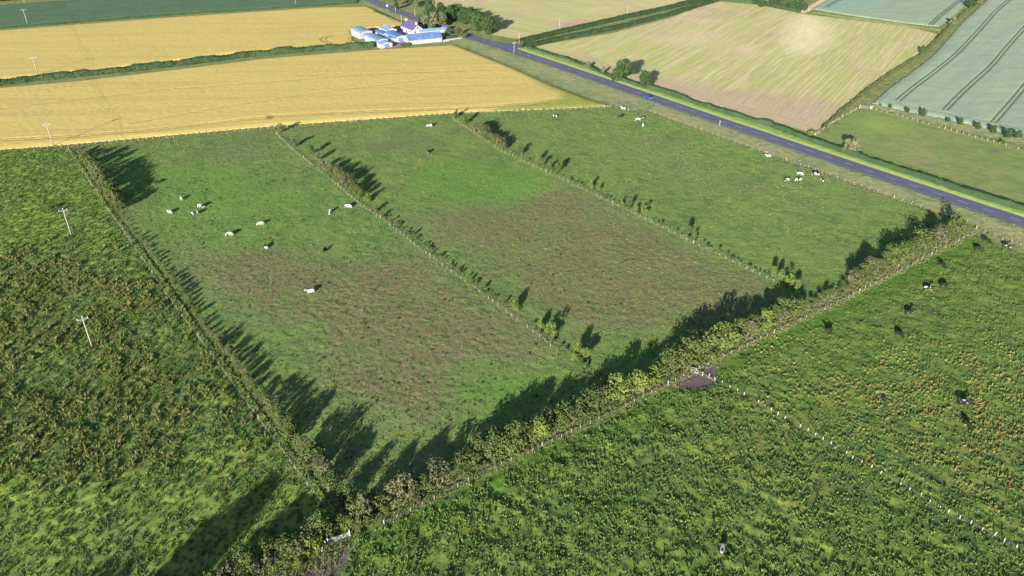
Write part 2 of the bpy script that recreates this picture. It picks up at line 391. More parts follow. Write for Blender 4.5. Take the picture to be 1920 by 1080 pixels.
MUD1 = GP([(1238, 715), (1262, 690), (1300, 684), (1340, 678), (1348, 700), (1340, 722), (1318, 730), (1262, 728)])
MUD2 = GP([(1638, 742), (1655, 738), (1668, 745), (1660, 754), (1642, 752)])
MUD3 = GP([(600, 1030), (618, 1008), (660, 1006), (664, 1040), (655, 1058), (600, 1100), (500, 1120), (560, 1070)])
def d_pasture(x, y):
    a, b = stretch(x + 1.2 * fbm(x, y, 6, 2, 88), y, R(-35), .7)
    k = 1 - .35 * (x > 60)
    z = .10 + k * .62 * puff(a, b, 3.3, 1) ** 1.4 * (.3 + fbm(x, y, 14, 2, 9)) + k * .22 * puff(x, y, 1.3, 4) + .07 * vnoise(x * 2.2, y * 2.2, 8)
    ed = dline(x, y, BB); z = z * np.clip(.35 + (ed - 4) / 8, .35, 1)
    m3 = np.maximum(np.maximum(soft(x, y, MUD1, 2, 1.0), soft(x, y, MUD2, .6, .4)), soft(x, y, MUD3, 2, 1))
    z = z * (1 - .8 * m3) + m3 * .06 * vnoise(x * 2, y * 2, 5)
    return z
BRN_R = GP([(1430, 700), (1560, 660), (1760, 690), (1990, 700), (1990, 1070), (1860, 1000), (1600, 850), (1450, 770)])
def m_pasture(x, y):
    m3 = np.maximum(np.maximum(soft(x, y, MUD1, 2, 1.0), soft(x, y, MUD2, .6, .4)), soft(x, y, MUD3, 2, 1))
    dry = soft(x, y, BRN_R, 10, 6) * np.clip((vnoise(x * .8, y * .8, 31) - .5) * 4, 0, .5)
    dry = np.maximum(dry, .38 * np.clip((fbm(x, y, 26, 3, 91) - .52) * 6, 0, 1))
    ed = dline(x, y, BB); lush = np.exp(-((ed - 7) / 3.5) ** 2) + .4 * np.clip((fbm(x, y, 18, 2, 40) - .5) * 5, 0, 1)
    return dry, np.clip(lush, 0, 1), m3
PN = GP([(664, 992), (900, 886), (1140, 776), (1296, 697), (1600, 868), (1925, 1046), (2020, 1100), (2100, 1330), (520, 1330), (420, 1150), (560, 1075), (640, 1040)])
PR = GP([(1296, 697), (1400, 645), (1600, 550), (1822, 440), (2060, 540), (2120, 1130), (1925, 1046), (1600, 868)])
sheet('near_pasture', PN, .46, d_pasture, M['pasture'], m_pasture, rz=R(20))
sheet('cow_pasture', PR, .5, d_pasture, M['pasture'], m_pasture, rz=R(20))

LR = GP([(-130, 293), (0, 284), (132, 278), (205, 390), (296, 510), (396, 650), (476, 755), (556, 860), (640, 975), (560, 1040), (430, 1130), (300, 1330), (-500, 1330), (-260, 600)])
RUSHY = GP([(-200, 480), (130, 470), (300, 500), (420, 680), (520, 800), (470, 860), (300, 880), (100, 900), (-300, 930)])
RUSHD = GP([(140, 600), (300, 560), (380, 700), (330, 830), (190, 800), (130, 690)])
PATCHN = GP([(80, 385), (110, 372), (145, 376), (140, 395), (100, 402)])
TRL = GP([(212, 408), (240, 446), (300, 536), (352, 608), (398, 668), (478, 778), (558, 886), (615, 965)])
def d_rough(x, y):
    r = soft(x, y, RUSHY, 8, 8)
    z = .10 + (.34 + .36 * r) * puff(x, y, 2.3, 12) * (.4 + fbm(x, y, 16, 2, 19)) + .14 * puff(x, y, .9, 14) + .06 * vnoise(x * 2.2, y * 2.2, 18)
    k = np.clip(dline(x, y, TRL) / 2.5, 0, 1); return z * k + .28 * (1 - k)
def m_rough(x, y):
    r = soft(x, y, RUSHY, 8, 8); q = puff(x, y, 2.3, 12)
    return np.clip(r * (q * 1.6 - .5), 0, .9), np.clip((1 - r) * (fbm(x, y, 12, 3, 23) - .3) * 2.2, 0, 1), soft(x, y, PATCHN, 2, 1.5) * .5
sheet('rough_pasture', LR, .52, d_rough, M['rough'], m_rough)

P1 = sub(FB, 0, 2) + M1 + BB[2:0:-1] + [G(665, 975)] + LB[5:0:-1]
P1 = GP([(138, 278), (515, 243)]) + M1[1:] + GP([(1120, 765), (900, 868), (668, 975)]) + LB[5:0:-1]
P2 = GP([(515, 243), (848, 217)]) + M2[1:] + GP([(1500, 583), (1400, 628), (1180, 738)]) + M1[::-1][0:-1]
P3 = GP([(848, 217), (1166, 204), (1178, 210), (1210, 209), (1812, 424), (1600, 534), (1530, 567)]) + M2[::-1][0:-1]
B1 = GP([(330, 500), (430, 470), (560, 465), (590, 500), (640, 520), (700, 480), (760, 470), (850, 540), (960, 610), (1050, 680), (900, 690), (830, 780), (760, 800), (660, 760), (560, 720), (640, 640), (600, 590), (480, 600), (400, 560)])
B2 = GP([(1045, 352), (1150, 400), (1300, 470), (1470, 545), (1380, 600), (1200, 640), (1080, 620), (960, 540), (880, 470), (760, 420), (900, 400), (990, 380)])
L1 = GP([(380, 480), (480, 455), (640, 440), (700, 430), (640, 400), (560, 350), (300, 280), (160, 285), (250, 400), (300, 480)])
L2 = GP([(720, 400), (800, 380), (960, 370), (1040, 345), (960, 310), (860, 300), (760, 330)])
L3 = GP([(820, 740), (880, 700), (960, 680), (1060, 690), (1000, 740), (900, 770)])
L4 = GP([(1100, 640), (1200, 640), (1300, 600), (1250, 680), (1150, 700)])
def d_pad(x, y):
    a, b = stretch(x, y, R(-28), .8)
    br = np.maximum(soft(x, y, B1, 9, 6), soft(x, y, B2, 9, 6))
    near = np.clip((250 - y) / 120, 0, 1)
    return .08 + (.16 + .06 * near + .05 * br) * puff(a, b, 1.7, 21) * (.25 + 1.3 * fbm(x, y, 11, 2, 77)) + (.12 + .08 * br) * puff(x, y, 1.05, 24) + .05 * vnoise(x * 2, y * 2, 28)
def m_pad(x, y):
    br = np.maximum(soft(x, y, B1, 9, 8), soft(x, y, B2, 8, 6)) * (.45 + 1.1 * fbm(x, y, 9, 3, 61))
    br = np.maximum(br, .45 * np.clip((fbm(x, y, 22, 3, 66) - .52) * 6, 0, 1))
    lu = np.maximum.reduce([soft(x, y, L1, 9, 8) * .45, soft(x, y, L2, 8, 6) * .6, soft(x, y, L3, 6, 5) * .8, soft(x, y, L4, 6, 5) * .6]) * (.3 + 1.3 * fbm(x, y, 12, 2, 71))
    return np.clip(br, 0, 1), np.clip(lu, 0, 1), np.zeros_like(x)
sheet('paddock_left', P1, .52, d_pad, M['paddock'], m_pad)
sheet('paddock_middle', P2, .6, d_pad, M['paddock'], m_pad)
sheet('paddock_right', P3, .7, d_pad, M['paddock'], m_pad)

# ---- road, verges
def offs(L, d):
    out = []
    for i in range(len(L)):
        a = L[max(i - 1, 0)]; b = L[min(i + 1, len(L) - 1)]; vx, vy = b[0] - a[0], b[1] - a[1]; q = math.hypot(vx, vy)
        out.append((L[i][0] - vy / q * d, L[i][1] + vx / q * d))
    return out
def strip(name, L, w0, w1, z, mat):
    A = offs(L, w0); B_ = offs(L, w1); n = len(L)
    V = [(p[0], p[1], z) for p in A] + [(p[0], p[1], z) for p in B_]; F = [(i, i + 1, n + i + 1, n + i) for i in range(n - 1)]
    return tag(link(name, mesh_np(name, V, F, mat)), kind='structure')
def resample(L, step):
    out = [L[0]]; 
    for a, b in zip(L[:-1], L[1:]):
        d = math.hypot(b[0] - a[0], b[1] - a[1]); k = max(1, round(d / step))
        out += [(a[0] + (b[0] - a[0]) * i / k, a[1] + (b[1] - a[1]) * i / k) for i in range(1, k + 1)]
    return out
def smooth(L, it=3):
    L = resample(L, 12)
    for _ in range(it * 4): L = [L[0]] + [((L[i - 1][0] + 2 * L[i][0] + L[i + 1][0]) / 4, (L[i - 1][1] + 2 * L[i][1] + L[i + 1][1]) / 4) for i in range(1, len(L) - 1)] + [L[-1]]
    return L
RC = smooth(ROADC)
RW = 3.7
strip('road', RC, -RW, RW, .16, M['asphalt'])
strip('road_bed', RC, -RW - .5, RW + .5, .12, M['gravel'])
def d_verge(x, y):
    d = dline(x, y, RC); k = np.clip((d - RW - .2) / 1.5, 0, 1)
    return .02 + k * (.22 + .28 * puff(x, y, 1.5, 33) + .12 * vnoise(x * 1.3, y * 1.3, 35))
def m_verge(x, y):
    d = dline(x, y, RC)
    left = np.exp(-((d - 13) / 5) ** 2) * np.clip((fbm(x, y, 12, 3, 45) - .35) * 4, 0, 1)
    return left * .8, np.clip(1.3 - np.abs(d - 6.5) / 3, 0, 1) * RIGHT(x, y), np.zeros_like(x)
def RIGHT(x, y):                                       # which side of the road
    (x0, y0), (x1, y1) = ROADC[6], ROADC[14]
    return (((x1 - x0) * (y - y0) - (y1 - y0) * (x - x0)) > 0).astype(float)
VL = GP([(640, -10), (690, 12), (745, 37), (800, 55), (835, 74), (858, 84), (930, 112), (1020, 150), (1100, 183), (1150, 199), (1166, 203), (1178, 209), (1210, 208), (1815, 420), (2060, 530)]) + offs(RC, -RW + .25 if False else -RW - .05)[::-1]
VLp = [p for p in offs(RC, -RW - .05)]
# pick road edge on the paddock side (towards the camera)
side = -1 if math.hypot(*offs(RC, -RW)[20]) < math.hypot(*offs(RC, RW)[20]) else 1
near_edge = offs(RC, side * (RW + .05)); far_edge = offs(RC, -side * (RW + .05))
def cut(L, y0, y1): return [p for p in L if y0 <= p[1] <= y1]
nE = cut(near_edge, 120, 640); fE = cut(far_edge, 120, 640)
VL = GP([(690, 12), (745, 37), (800, 55), (835, 74), (858, 84), (930, 112), (1020, 150), (1100, 183), (1150, 199), (1166, 203), (1178, 209), (1210, 208), (1815, 420), (2060, 530)]) + nE[::-1] if nE[0][1] > nE[-1][1] else GP([(690, 12)]) + nE
sheet('verge', VL, .8, d_verge, M['verge'], m_verge)
HR = GP([(985, 90), (1010, 97), (1031, 104), (1062, 113), (1100, 126), (1150, 149), (1187, 160), (1219, 170), (1241, 175), (1299, 195), (1369, 218), (1444, 239), (1507, 263), (1560, 281), (1612, 299), (1665, 317), (1729, 337), (1785, 357), (1841, 375), (1916, 397), (2060, 445)])
fEx = fE if fE[0][1] > fE[-1][1] else fE[::-1]
VR = [p for p in fEx if p[1] < G(960, 86)[1]] + HR[::-1]
sheet('verge', VR, .8, d_verge, M['verge'], m_verge)
# centre line: dashes as in the photograph (9 m apart, 3 m long)
i0 = G(1003, 108); dirv = (G(1894.7, 407.8)[0] - i0[0], G(1894.7, 407.8)[1] - i0[1]); dl = math.hypot(*dirv); dirv = (dirv[0] / dl, dirv[1] / dl)
mk = MB()
cum = [0]
for a, b in zip(RC[:-1], RC[1:]): cum.append(cum[-1] + math.hypot(b[0] - a[0], b[1] - a[1]))
def at_s(s_):
    for i in range(len(RC) - 1):
        if cum[i + 1] >= s_:
            t_ = (s_ - cum[i]) / (cum[i + 1] - cum[i]); a, b = RC[i], RC[i + 1]
            return (a[0] + (b[0] - a[0]) * t_, a[1] + (b[1] - a[1]) * t_), math.atan2(b[1] - a[1], b[0] - a[0])
    return RC[-1], 0
s_ = 20.0; dash = MB().poly([(-1.9, -.11, 0), (1.9, -.11, 0), (1.9, .11, 0), (-1.9, .11, 0)], [(0, 1, 2, 3)]).mesh('centre_line_dash', M['paint'])
while s_ < cum[-1] - 30:
    (x_, y_), a_ = at_s(s_)
    o = link('centre_line_dash', dash, loc=(x_, y_, .165), rot=(0, 0, a_)); tag(o, kind='structure'); s_ += 9.0
# side lane mouth and lane between its two hedges
LANE = GP([(925, 84), (952, 84), (978, 85)])
strip('lane', smooth(LANE, 2), -1.8, 1.8, .150, M['asphalt'])
tag(link('lane_mouth', mesh_np('lane_mouth', [(*G(915, 79), .155), (*G(955, 81.5), .155), (*G(972, 83), .155), (*G(985, 92), .155), (*G(955, 92), .155)], [(0, 1, 2, 3, 4)], M['asphalt'])), kind='structure')

strip('path', smooth(TRL, 1), -.1, .45, .33, plain('worn dry path', (.21, .20, .12), .9, .3, .6))
# ---- crops
TRK = {'w1': GP([(0, 264), (150, 256), (300, 243), (520, 219), (700, 210), (850, 205), (1000, 195), (1050, 186)]),
       'w2': GP([(250, 232), (400, 205), (560, 180), (800, 150)]), 'w3': GP([(0, 205), (300, 170), (700, 140), (940, 132)])}
def d_wheat(x, y):
    tr = 0.0
    for L in (TRK['w1'],):
        for q in (-1.1, 1.1):
            d = dline(x, y, offs(L, q)); tr = np.maximum(tr, np.clip(1.1 - d / .7, 0, 1))
    for L in (TRK['w2'], TRK['w3']):
        d = dline(x, y, L); tr = np.maximum(tr, .45 * np.clip(1.2 - d / .8, 0, 1))
    for cx, cy, r in ((G(643, 73)[0], G(643, 73)[1], 13.0), (G(643, 73)[0], G(643, 73)[1], 10.2)):
        d = np.abs(np.hypot((x - cx), (y - cy)) - r) + 50 * (x > cx + 1)
        tr = np.maximum(tr, np.clip(1.2 - d / .8, 0, 1))
    p = np.minimum.reduce([np.hypot(x - G(*c)[0], (y - G(*c)[1])) for c in ((505, 220), (512, 218), (509, 222), (940, 212), (930, 209), (283, 225))])
    tr = np.maximum(tr, np.clip(1.6 - p / 1.6, 0, 1) * (vnoise(x, y, 3) > .45))
    g = GREENW(x, y); z = .42 - .34 * tr + .10 * vnoise(x / 1.3, y / 1.3, 51) + .05 * vnoise(x * 1.3, y * 1.3, 52) - .12 * g
    return z, (tr, g)
GW = GP([(990, 150), (1060, 164), (1110, 182), (1170, 205), (900, 212), (940, 203), (1050, 188), (1065, 178)])
def GREENW(x, y): return soft(x, y, GW, 4, 3)
WL = GP([(-140, 177), (0, 164), (150, 151), (330, 130), (500, 109), (700, 93), (850, 84), (880, 95), (960, 127), (1020, 154), (1100, 185), (1145, 199), (1060, 203), (848, 212), (515, 236), (138, 270), (0, 281), (-160, 296)])
sheet('wheat_field', WL, .75, d_wheat, M['wheat'], skirt=1)
WU = GP([(-140, 68), (0, 57), (340, 31), (600, 14), (692, 12), (742, 35), (757, 44), (748, 50), (710, 52), (660, 56), (662, 76), (690, 82), (600, 88), (450, 99), (330, 113), (200, 129), (70, 142), (0, 149), (-140, 163)])
def d_wheat2(x, y):
    z, m = d_wheat(x, y); tr, g = m
    d = dline(x, y, GP([(690, 14), (715, 24), (742, 40)])); t2 = np.clip(1.3 - d / 1.2, 0, 1)
    return z - .25 * t2, (np.maximum(tr, t2), g)
sheet('wheat_field', WU, .9, d_wheat2, M['wheat'], skirt=1)
TF = GP([(-140, 20), (0, 10), (45, 6), (140, 0), (400, -22), (700, -40), (672, 4), (600, 9), (340, 25), (0, 52), (-140, 64)])
def d_teal(x, y):
    a, b = stretch(x, y, R(5), .35)
    z = .35 + .22 * puff(a, b, 1.8, 81) + .12 * vnoise(x, y, 82); return z, (np.zeros_like(x), np.zeros_like(x))
sheet('root_crop_field', TF, 1.1, d_teal, M['teal'], skirt=1)
PT = []
def O(L, s=4.0, ox=1540, oy=0): return GP([(ox + a / s, oy + b / s) for a, b in L])
for L in ([(572, 758), (625, 700), (810, 572), (1010, 412), (1195, 215), (1300, 90), (1410, 0), (1520, -90)],
          [(925, 828), (1055, 690), (1280, 497), (1380, 365), (1560, 170), (1700, 20)], [(1290, 918), (1420, 775), (1560, 600), (1760, 390)]):
    PT.append(O(L))
HDL = O([(560, 770), (640, 800), (900, 850), (1100, 890), (1300, 925), (1560, 985), (1900, 1060)])
def d_pale(x, y):
    tr = 0.0
    for L in PT:
        Ls = smooth(L, 1)
        for q in (-1.0, 1.0): tr = np.maximum(tr, np.clip(1.25 - dline(x, y, offs(Ls, q)) / .5, 0, 1))
    tr = np.maximum(tr, .45 * np.clip(1.2 - dline(x, y, HDL) / .6, 0, 1))
    z = .45 - .37 * tr + .06 * vnoise(x, y, 91) + .10 * fbm(x, y, 9, 2, 92)
    return z, (tr, np.zeros_like(x))
PF = O([(380, 775), (520, 655), (700, 525), (830, 425), (960, 285), (1060, 165), (1230, 15), (1330, -90), (2300, -90), (2300, 1190), (1900, 1105), (1560, 1030), (1250, 965), (900, 888), (600, 830)])
sheet('barley_field', PF, .62, d_pale, M['pale'], skirt=1)
CY = GP([(1522, 17), (1545, 4), (1572, -12), (1850, -30), (1808, 12), (1776, 40), (1760, 50), (1700, 44), (1600, 30)])
def d_pale2(x, y):
    tr = 0.0
    for L in (GP([(1745, 47), (1762, 30), (1790, 8), (1830, -20)]), GP([(1548, 14), (1562, 6), (1590, -8)])):
        for q in (-1.0, 1.0): tr = np.maximum(tr, np.clip(1.2 - dline(x, y, offs(L, q)) / .7, 0, 1))
    c = soft(x, y, GP([(1515, 20), (1540, 0), (1600, -10), (1640, 10), (1580, 28)]), 4, 10)
    return .4 - .32 * tr + .1 * vnoise(x, y, 95), (tr, c)
sheet('barley_field', CY, 1.0, d_pale2, M['pale'], skirt=1)
def d_stub(x, y):
    a, b = stretch(x, y, R(57), .04); w_ = .035 * np.sin(b * 2 * math.pi / 3.1 + 3 * vnoise(x / 25, y / 25, 7))
    pink = soft(x, y, PNK, 10, 8) * .8; hot = soft(x, y, HOT, 6, 9) * .9
    return .03 + .10 * puff(a, b, 1.6, 101) + w_ + .05 * vnoise(x, y, 102), (pink, hot, np.clip(1.4 - dline(x, y, HR) / 17, 0, 1) > .3)
PNK = GP([(1020, 100), (1130, 110), (1200, 150), (1330, 170), (1480, 180), (1560, 215), (1530, 245), (1440, 230), (1300, 190), (1200, 165)])
HOT = GP([(1490, 30), (1540, 28), (1560, 60), (1540, 90), (1480, 110), (1470, 70)])
SF = GP([(1000, 89), (1030, 82), (1150, 62), (1250, 36), (1300, 18), (1348, 3), (1420, 9), (1505, 26), (1600, 38), (1700, 50), (1757, 64)]) + O([(770, 400), (640, 475), (480, 575), (300, 710), (150, 830), (10, 960)]) + GP([(1518, 247), (1440, 229), (1366, 207), (1297, 185), (1217, 160), (1150, 140), (1100, 117), (1040, 99)])
sheet('stubble_field', SF, 1.0, d_stub, M['stubble'])
S2 = GP([(775, -22), (1000, -40), (1300, -28), (1285, 6), (1120, 42), (1050, 56), (968, 73), (925, 66), (865, 36), (800, 8)])
def d_stub2(x, y):
    z, m = d_stub(x, y); return z, (soft(x, y, GP([(1040, 48), (1075, 38), (1130, 40), (1110, 52)]), 3, 5), 0 * x, 0 * x)
sheet('stubble_field', S2, 1.3, d_stub2, M['stubble2'])
GFld = GP([(1525, 256), (1600, 207), (1640, 206), (1760, 235), (1920, 284), (2060, 330), (2060, 430), (1916, 391), (1841, 369), (1785, 351), (1665, 311), (1560, 275)])
def m_gf(x, y):
    return np.clip(soft(x, y, GP([(1640, 290), (1700, 300), (1800, 330), (1780, 300), (1700, 280)]), 9, 9) + .4 * (fbm(x, y, 10, 3, 5) > .55), 0, 1) * .45, soft(x, y, GP([(1600, 215), (1700, 235), (1680, 260), (1600, 250)]), 8, 6) * .7, soft(x, y, GP([(1855, 281), (1878, 283), (1880, 289), (1858, 287)]), 2, 2) * .8
sheet('roadside_field', GFld, .8, lambda x, y: .05 + .12 * puff(x, y, 1.7, 111) + .06 * vnoise(x, y, 112), M['roadside'], m_gf)
SV = O([(10, 975), (150, 850), (300, 725), (480, 590), (640, 490), (760, 415), (850, 330), (920, 255), (1000, 172), (1110, 80), (1190, 10), (1225, 10), (1055, 165), (955, 285), (825, 425), (695, 525), (515, 655), (375, 775), (290, 790), (180, 880), (20, 1010)])
sheet('field_margin', SV, .9, lambda x, y: .05 + .45 * puff(x, y, 1.6, 121), M['ground'])
# strip of weeds under the barley
SW = O([(375, 780), (600, 835), (900, 893), (1250, 972), (1560, 1036), (1900, 1112), (1900, 1180), (1540, 1100), (1200, 1030), (900, 950), (600, 870), (375, 812)])
sheet('field_margin', SW, .8, lambda x, y: .05 + .5 * puff(x, y, 1.4, 131), M['verge'], lambda x, y: (.5 * (fbm(x, y, 8, 2, 3) > .5), 0 * x, 0 * x))
YARD = GP([(664, 70), (700, 52), (760, 47), (800, 58), (850, 66), (878, 78), (830, 80), (760, 86), (705, 90), (690, 84)])
tag(link('farm_yard', mesh_np('farm_yard', [(*p, .01) for p in YARD], [tuple(range(len(YARD)))], M['gravel'])), kind='structure')
trk = smooth(GP([(1500, 24), (1520, 16), (1540, 4), (1568, -14)]), 1)
strip('farm_track', trk, -3.2, 3.2, .02, M['path'])

# ---------------------------------------------------------------- scattered growth (nobody could count it)
def blades(nb, rad, h, wd, lean, seed, head=0.0, curl=.5):
    r = np.random.default_rng(seed); V = []; F = []
    for i in range(nb):
        a = r.uniform(0, 6.283); d = rad * math.sqrt(r.uniform(0, 1)); x, y = d * math.cos(a), d * math.sin(a)
        b = a + r.normal(0, .7); L = h * r.uniform(.6, 1.15); ln = lean * r.uniform(.4, 1.4); c = r.uniform(0, 3.1416)
        wx, wy = math.cos(c) * wd / 2, math.sin(c) * wd / 2; k = len(V)
        mx, my = x + math.cos(b) * ln * L * .35, y + math.sin(b) * ln * L * .35; tx, ty = x + math.cos(b) * ln * L, y + math.sin(b) * ln * L
        V += [(x - wx, y - wy, -.05), (x + wx, y + wy, -.05), (mx + wx * (1 + head), my + wy * (1 + head), L * .62), (mx - wx * (1 + head), my - wy * (1 + head), L * .62), (tx, ty, L * (1 - curl * .3 * ln)), (tx + wx * .4, ty + wy * .4, L * (1 - curl * .3 * ln))]
        F += [(k, k + 1, k + 2, k + 3), (k + 3, k + 2, k + 5, k + 4)]
    return np.array(V), np.array(F)
def clump(nl, rx, rz_, sz, seed, z0=.0):
    """leafy cushion of small faces"""
    r = np.random.default_rng(seed); V = []; F = []
    for i in range(nl):
        a = r.uniform(0, 6.283); e = math.asin(r.uniform(-.1, 1)); q = r.uniform(.6, 1.05)
        c = np.array([rx * q * math.cos(a) * math.cos(e), rx * q * math.sin(a) * math.cos(e), z0 + rz_ * q * math.sin(e)])
        n_ = np.array([math.cos(a) * math.cos(e), math.sin(a) * math.cos(e), math.sin(e)]) + r.normal(0, .5, 3); n_ /= np.linalg.norm(n_)
        u = np.cross(n_, (0, 0, 1)); u /= np.linalg.norm(u) + 1e-6; v = np.cross(n_, u); s_ = sz * r.uniform(.6, 1.3); k = len(V)
        V += [c - u * s_ * .5, c + v * s_ * .4, c + u * s_ * .5, c - v * s_ * .4]; F.append((k, k + 1, k + 2, k + 3))
    return np.array(V), np.array(F)
def coll(name, variants, mat):
    c = bpy.data.collections.new(name)
    for V, F in variants: c.objects.link(bpy.data.objects.new(name, mesh_np(name, V, F, mat)))
    return c
def scatter(name, label, x, y, z, scale, co, cat=None):
    me = bpy.data.meshes.new(name); n = len(x)
    me.vertices.add(n); me.vertices.foreach_set('co', np.stack([x, y, z], 1).astype(np.float32).ravel())
    a = me.attributes.new('scl', 'FLOAT', 'POINT'); a.data.foreach_set('value', scale.astype(np.float32))
    a = me.attributes.new('rot', 'FLOAT_VECTOR', 'POINT'); r = np.zeros((n, 3), np.float32); r[:, 2] = RNG.uniform(0, 6.283, n); r[:, 0] = RNG.normal(0, .12, n); a.data.foreach_set('vector', r.ravel())
    o = link(name, me); tag(o, label=label, cat=cat, kind='stuff')
    g = bpy.data.node_groups.new('scatter', 'GeometryNodeTree')
    g.interface.new_socket('Geometry', in_out='INPUT', socket_type='NodeSocketGeometry'); g.interface.new_socket('Geometry', in_out='OUTPUT', socket_type='NodeSocketGeometry')
    N = g.nodes; i = N.new('NodeGroupInput'); u = N.new('NodeGroupOutput'); ip = N.new('GeometryNodeInstanceOnPoints'); ci = N.new('GeometryNodeCollectionInfo')
    ci.inputs[0].default_value = co; ci.inputs['Separate Children'].default_value = True; ci.inputs['Reset Children'].default_value = True
    s_ = N.new('GeometryNodeInputNamedAttribute'); s_.data_type = 'FLOAT'; s_.inputs[0].default_value = 'scl'
    r_ = N.new('GeometryNodeInputNamedAttribute'); r_.data_type = 'FLOAT_VECTOR'; r_.inputs[0].default_value = 'rot'
    er = N.new('FunctionNodeEulerToRotation')
    g.links.new(i.outputs[0], ip.inputs['Points']); g.links.new(ci.outputs[0], ip.inputs['Instance']); ip.inputs['Pick Instance'].default_value = True
    g.links.new(s_.outputs[0], ip.inputs['Scale']); g.links.new(r_.outputs[0], er.inputs[0]); g.links.new(er.outputs[0], ip.inputs['Rotation']); g.links.new(ip.outputs[0], u.inputs[0])
    md = o.modifiers.new('scatter', 'NODES'); md.node_group = g
    return o
def fill(P, n, dens=None):
    P = np.array(P); lo = P.min(0); hi = P.max(0); x = RNG.uniform(lo[0], hi[0], n * 3); y = RNG.uniform(lo[1], hi[1], n * 3)
    k = inpoly(x, y, [tuple(p) for p in P])
    # only where the camera could plausibly look (a margin is kept round the picture)
    k &= (y > 82) & (np.abs(x) < .68 * (y * cT + H * sT) + 14)
    x, y = x[k], y[k]
    if dens is not None:
        q = RNG.uniform(0, 1, len(x)) < dens(x, y); x, y = x[q], y[q]
    return x[:n], y[:n]
T_rush = coll('rush_clump', [blades(34, .42, .9, .11, .6, s, head=.3) for s in range(5)], M['rush'])
T_dock = coll('dock_plant', [blades(9, .22, .75, .16, .3, s + 20, head=.8) for s in range(4)], M['dock'])
T_tuft = coll('grass_tuft', [blades(13, .36, .42, .15, .8, s + 40) for s in range(5)], M['tuft'])
T_rt = coll('green_tuft', [blades(13, .36, .42, .15, .8, s + 50) for s in range(5)], M['tuft'])
T_pad = coll('short_tuft', [blades(9, .3, .26, .13, .9, s + 60) for s in range(4)], M['padtuft'])
T_straw = coll('straw_tuft', [blades(12, .35, .75, .10, .5, s + 80) for s in range(4)], M['straw'])
T_seed = coll('seeded_tuft', [blades(8, .35, .5, .10, 1.1, s + 120) for s in range(4)], leaf_mat('seeded grass', (.255, .21, .13), (.18, .16, .095), (.13, .145, .07), tr=.2, s=.1))
T_dung = coll('dark_dock', [clump(16, .42, .3, .3, s + 90) for s in range(4)], M['dung'])
nomud = lambda x, y: 1 - np.maximum(np.maximum(soft(x, y, MUD1, 2, 1.0), soft(x, y, MUD2, 1, .4)), soft(x, y, MUD3, 2, 1))
def gap(P, f): return lambda x, y: nomud(x, y) * np.clip(dline(x, y, BB) / 5 - .6, 0, 1) * f(x, y)
x, y = fill(PN, 7500, gap(PN, lambda x, y: .35 + .65 * puff(*stretch(x, y, R(-35), .7), 3.3, 1)))
scatter('grass_tufts', 'tussocky green grass covering the nearest pasture', x, y, d_pasture(x, y) - .05, RNG.uniform(.3, 1.5, len(x)), T_tuft)
x, y = fill(PR, 7000, gap(PR, lambda x, y: .35 + .65 * puff(*stretch(x, y, R(-35), .7), 3.3, 1)))
scatter('grass_tufts', 'tussocky green grass in the pasture where the dark cows graze', x, y, d_pasture(x, y) - .05, RNG.uniform(.5, 1.2, len(x)), T_tuft)
x, y = fill(PR, 11000, lambda x, y: soft(x, y, BRN_R, 12, 9) * np.clip((vnoise(x / 4, y / 4, 31) - .3) * 2.5, 0.05, 1))
scatter('dock_plants', 'rusty seeded dock plants thick in the right-hand pasture', x, y, d_pasture(x, y) - .05, RNG.uniform(.35, .85, len(x)), T_dock)
x, y = fill(LR, 20000)
scatter('grass_tufts', 'rough green grass between the rushes of the left-hand pasture', x, y, d_rough(x, y) - .05, RNG.uniform(.5, 1.2, len(x)), T_rt)
def rd(x, y): return np.clip(soft(x, y, RUSHY, 9, 10) * np.clip((fbm(x, y, 7, 2, 12) - .36) * 5, 0, 1), 0, 1)
x, y = fill(LR, 6200, rd)
scatter('rushes', 'tan seeded rush clumps spread over the left-hand pasture', x, y, d_rough(x, y) - .1, RNG.uniform(.6, 1.3, len(x)), T_rush)
for P, nm in ((P1, 'left'), (P2, 'middle'), (P3, 'right')):
    x, y = fill(P, 16000, lambda x, y: .3 + .7 * puff(*stretch(x, y, R(-28), .6), 1.6, 21))
    scatter('paddock_grass', 'short grazed grass of the %s paddock' % nm, x, y, d_pad(x, y) - .05, RNG.uniform(.5, 1.2, len(x)), T_pad)
x, y = fill(P2, 700, lambda x, y: soft(x, y, B2, 4, 6) * np.clip((vnoise(x / 7, y / 7, 13) - .35) * 3, 0, 1))
x2, y2 = fill(P1, 1500, lambda x, y: np.clip((vnoise(x / 9, y / 9, 14) - .3) * 2, 0, 1))
x3, y3 = fill(P2, 700, lambda x, y: np.clip((vnoise(x / 9, y / 9, 15) - .3) * 2, 0, 1)); x2 = np.concatenate([x2, x3]); y2 = np.concatenate([y2, y3])
x, y = np.concatenate([x, x2]), np.concatenate([y, y2])
scatter('dock_leaves', 'dark dock leaves dotting the brown part of the middle paddock', x, y, d_pad(x, y) - .05, RNG.uniform(.4, 1.2, len(x)) * np.where(np.arange(len(x)) < 700, 1, .6), T_dung)
for P, Bq, nm, q_ in ((P1, B1, 'left', 7000), (P2, B2, 'middle', 7000)):
    x, y = fill(P, q_, lambda x, y: np.clip(soft(x, y, Bq, 6, 7) - .1, 0, 1) * (.25 + .75 * (vnoise(x / 3, y / 3, 17) > .5)))
    scatter('seeded_grass', 'bleached seeded grass in the brown part of the %s paddock' % nm, x, y, d_pad(x, y) - .05, RNG.uniform(.3, .62, len(x)), T_seed)
x, y = fill(VL, 4500, lambda x, y: np.clip((dline(x, y, RC) - RW - .6) / 1.5, 0, 1))
scatter('verge_grass', 'long unmown grass between the paddock fence and the road', x, y, d_verge(x, y) - .05, RNG.uniform(.4, .9, len(x)), T_straw)
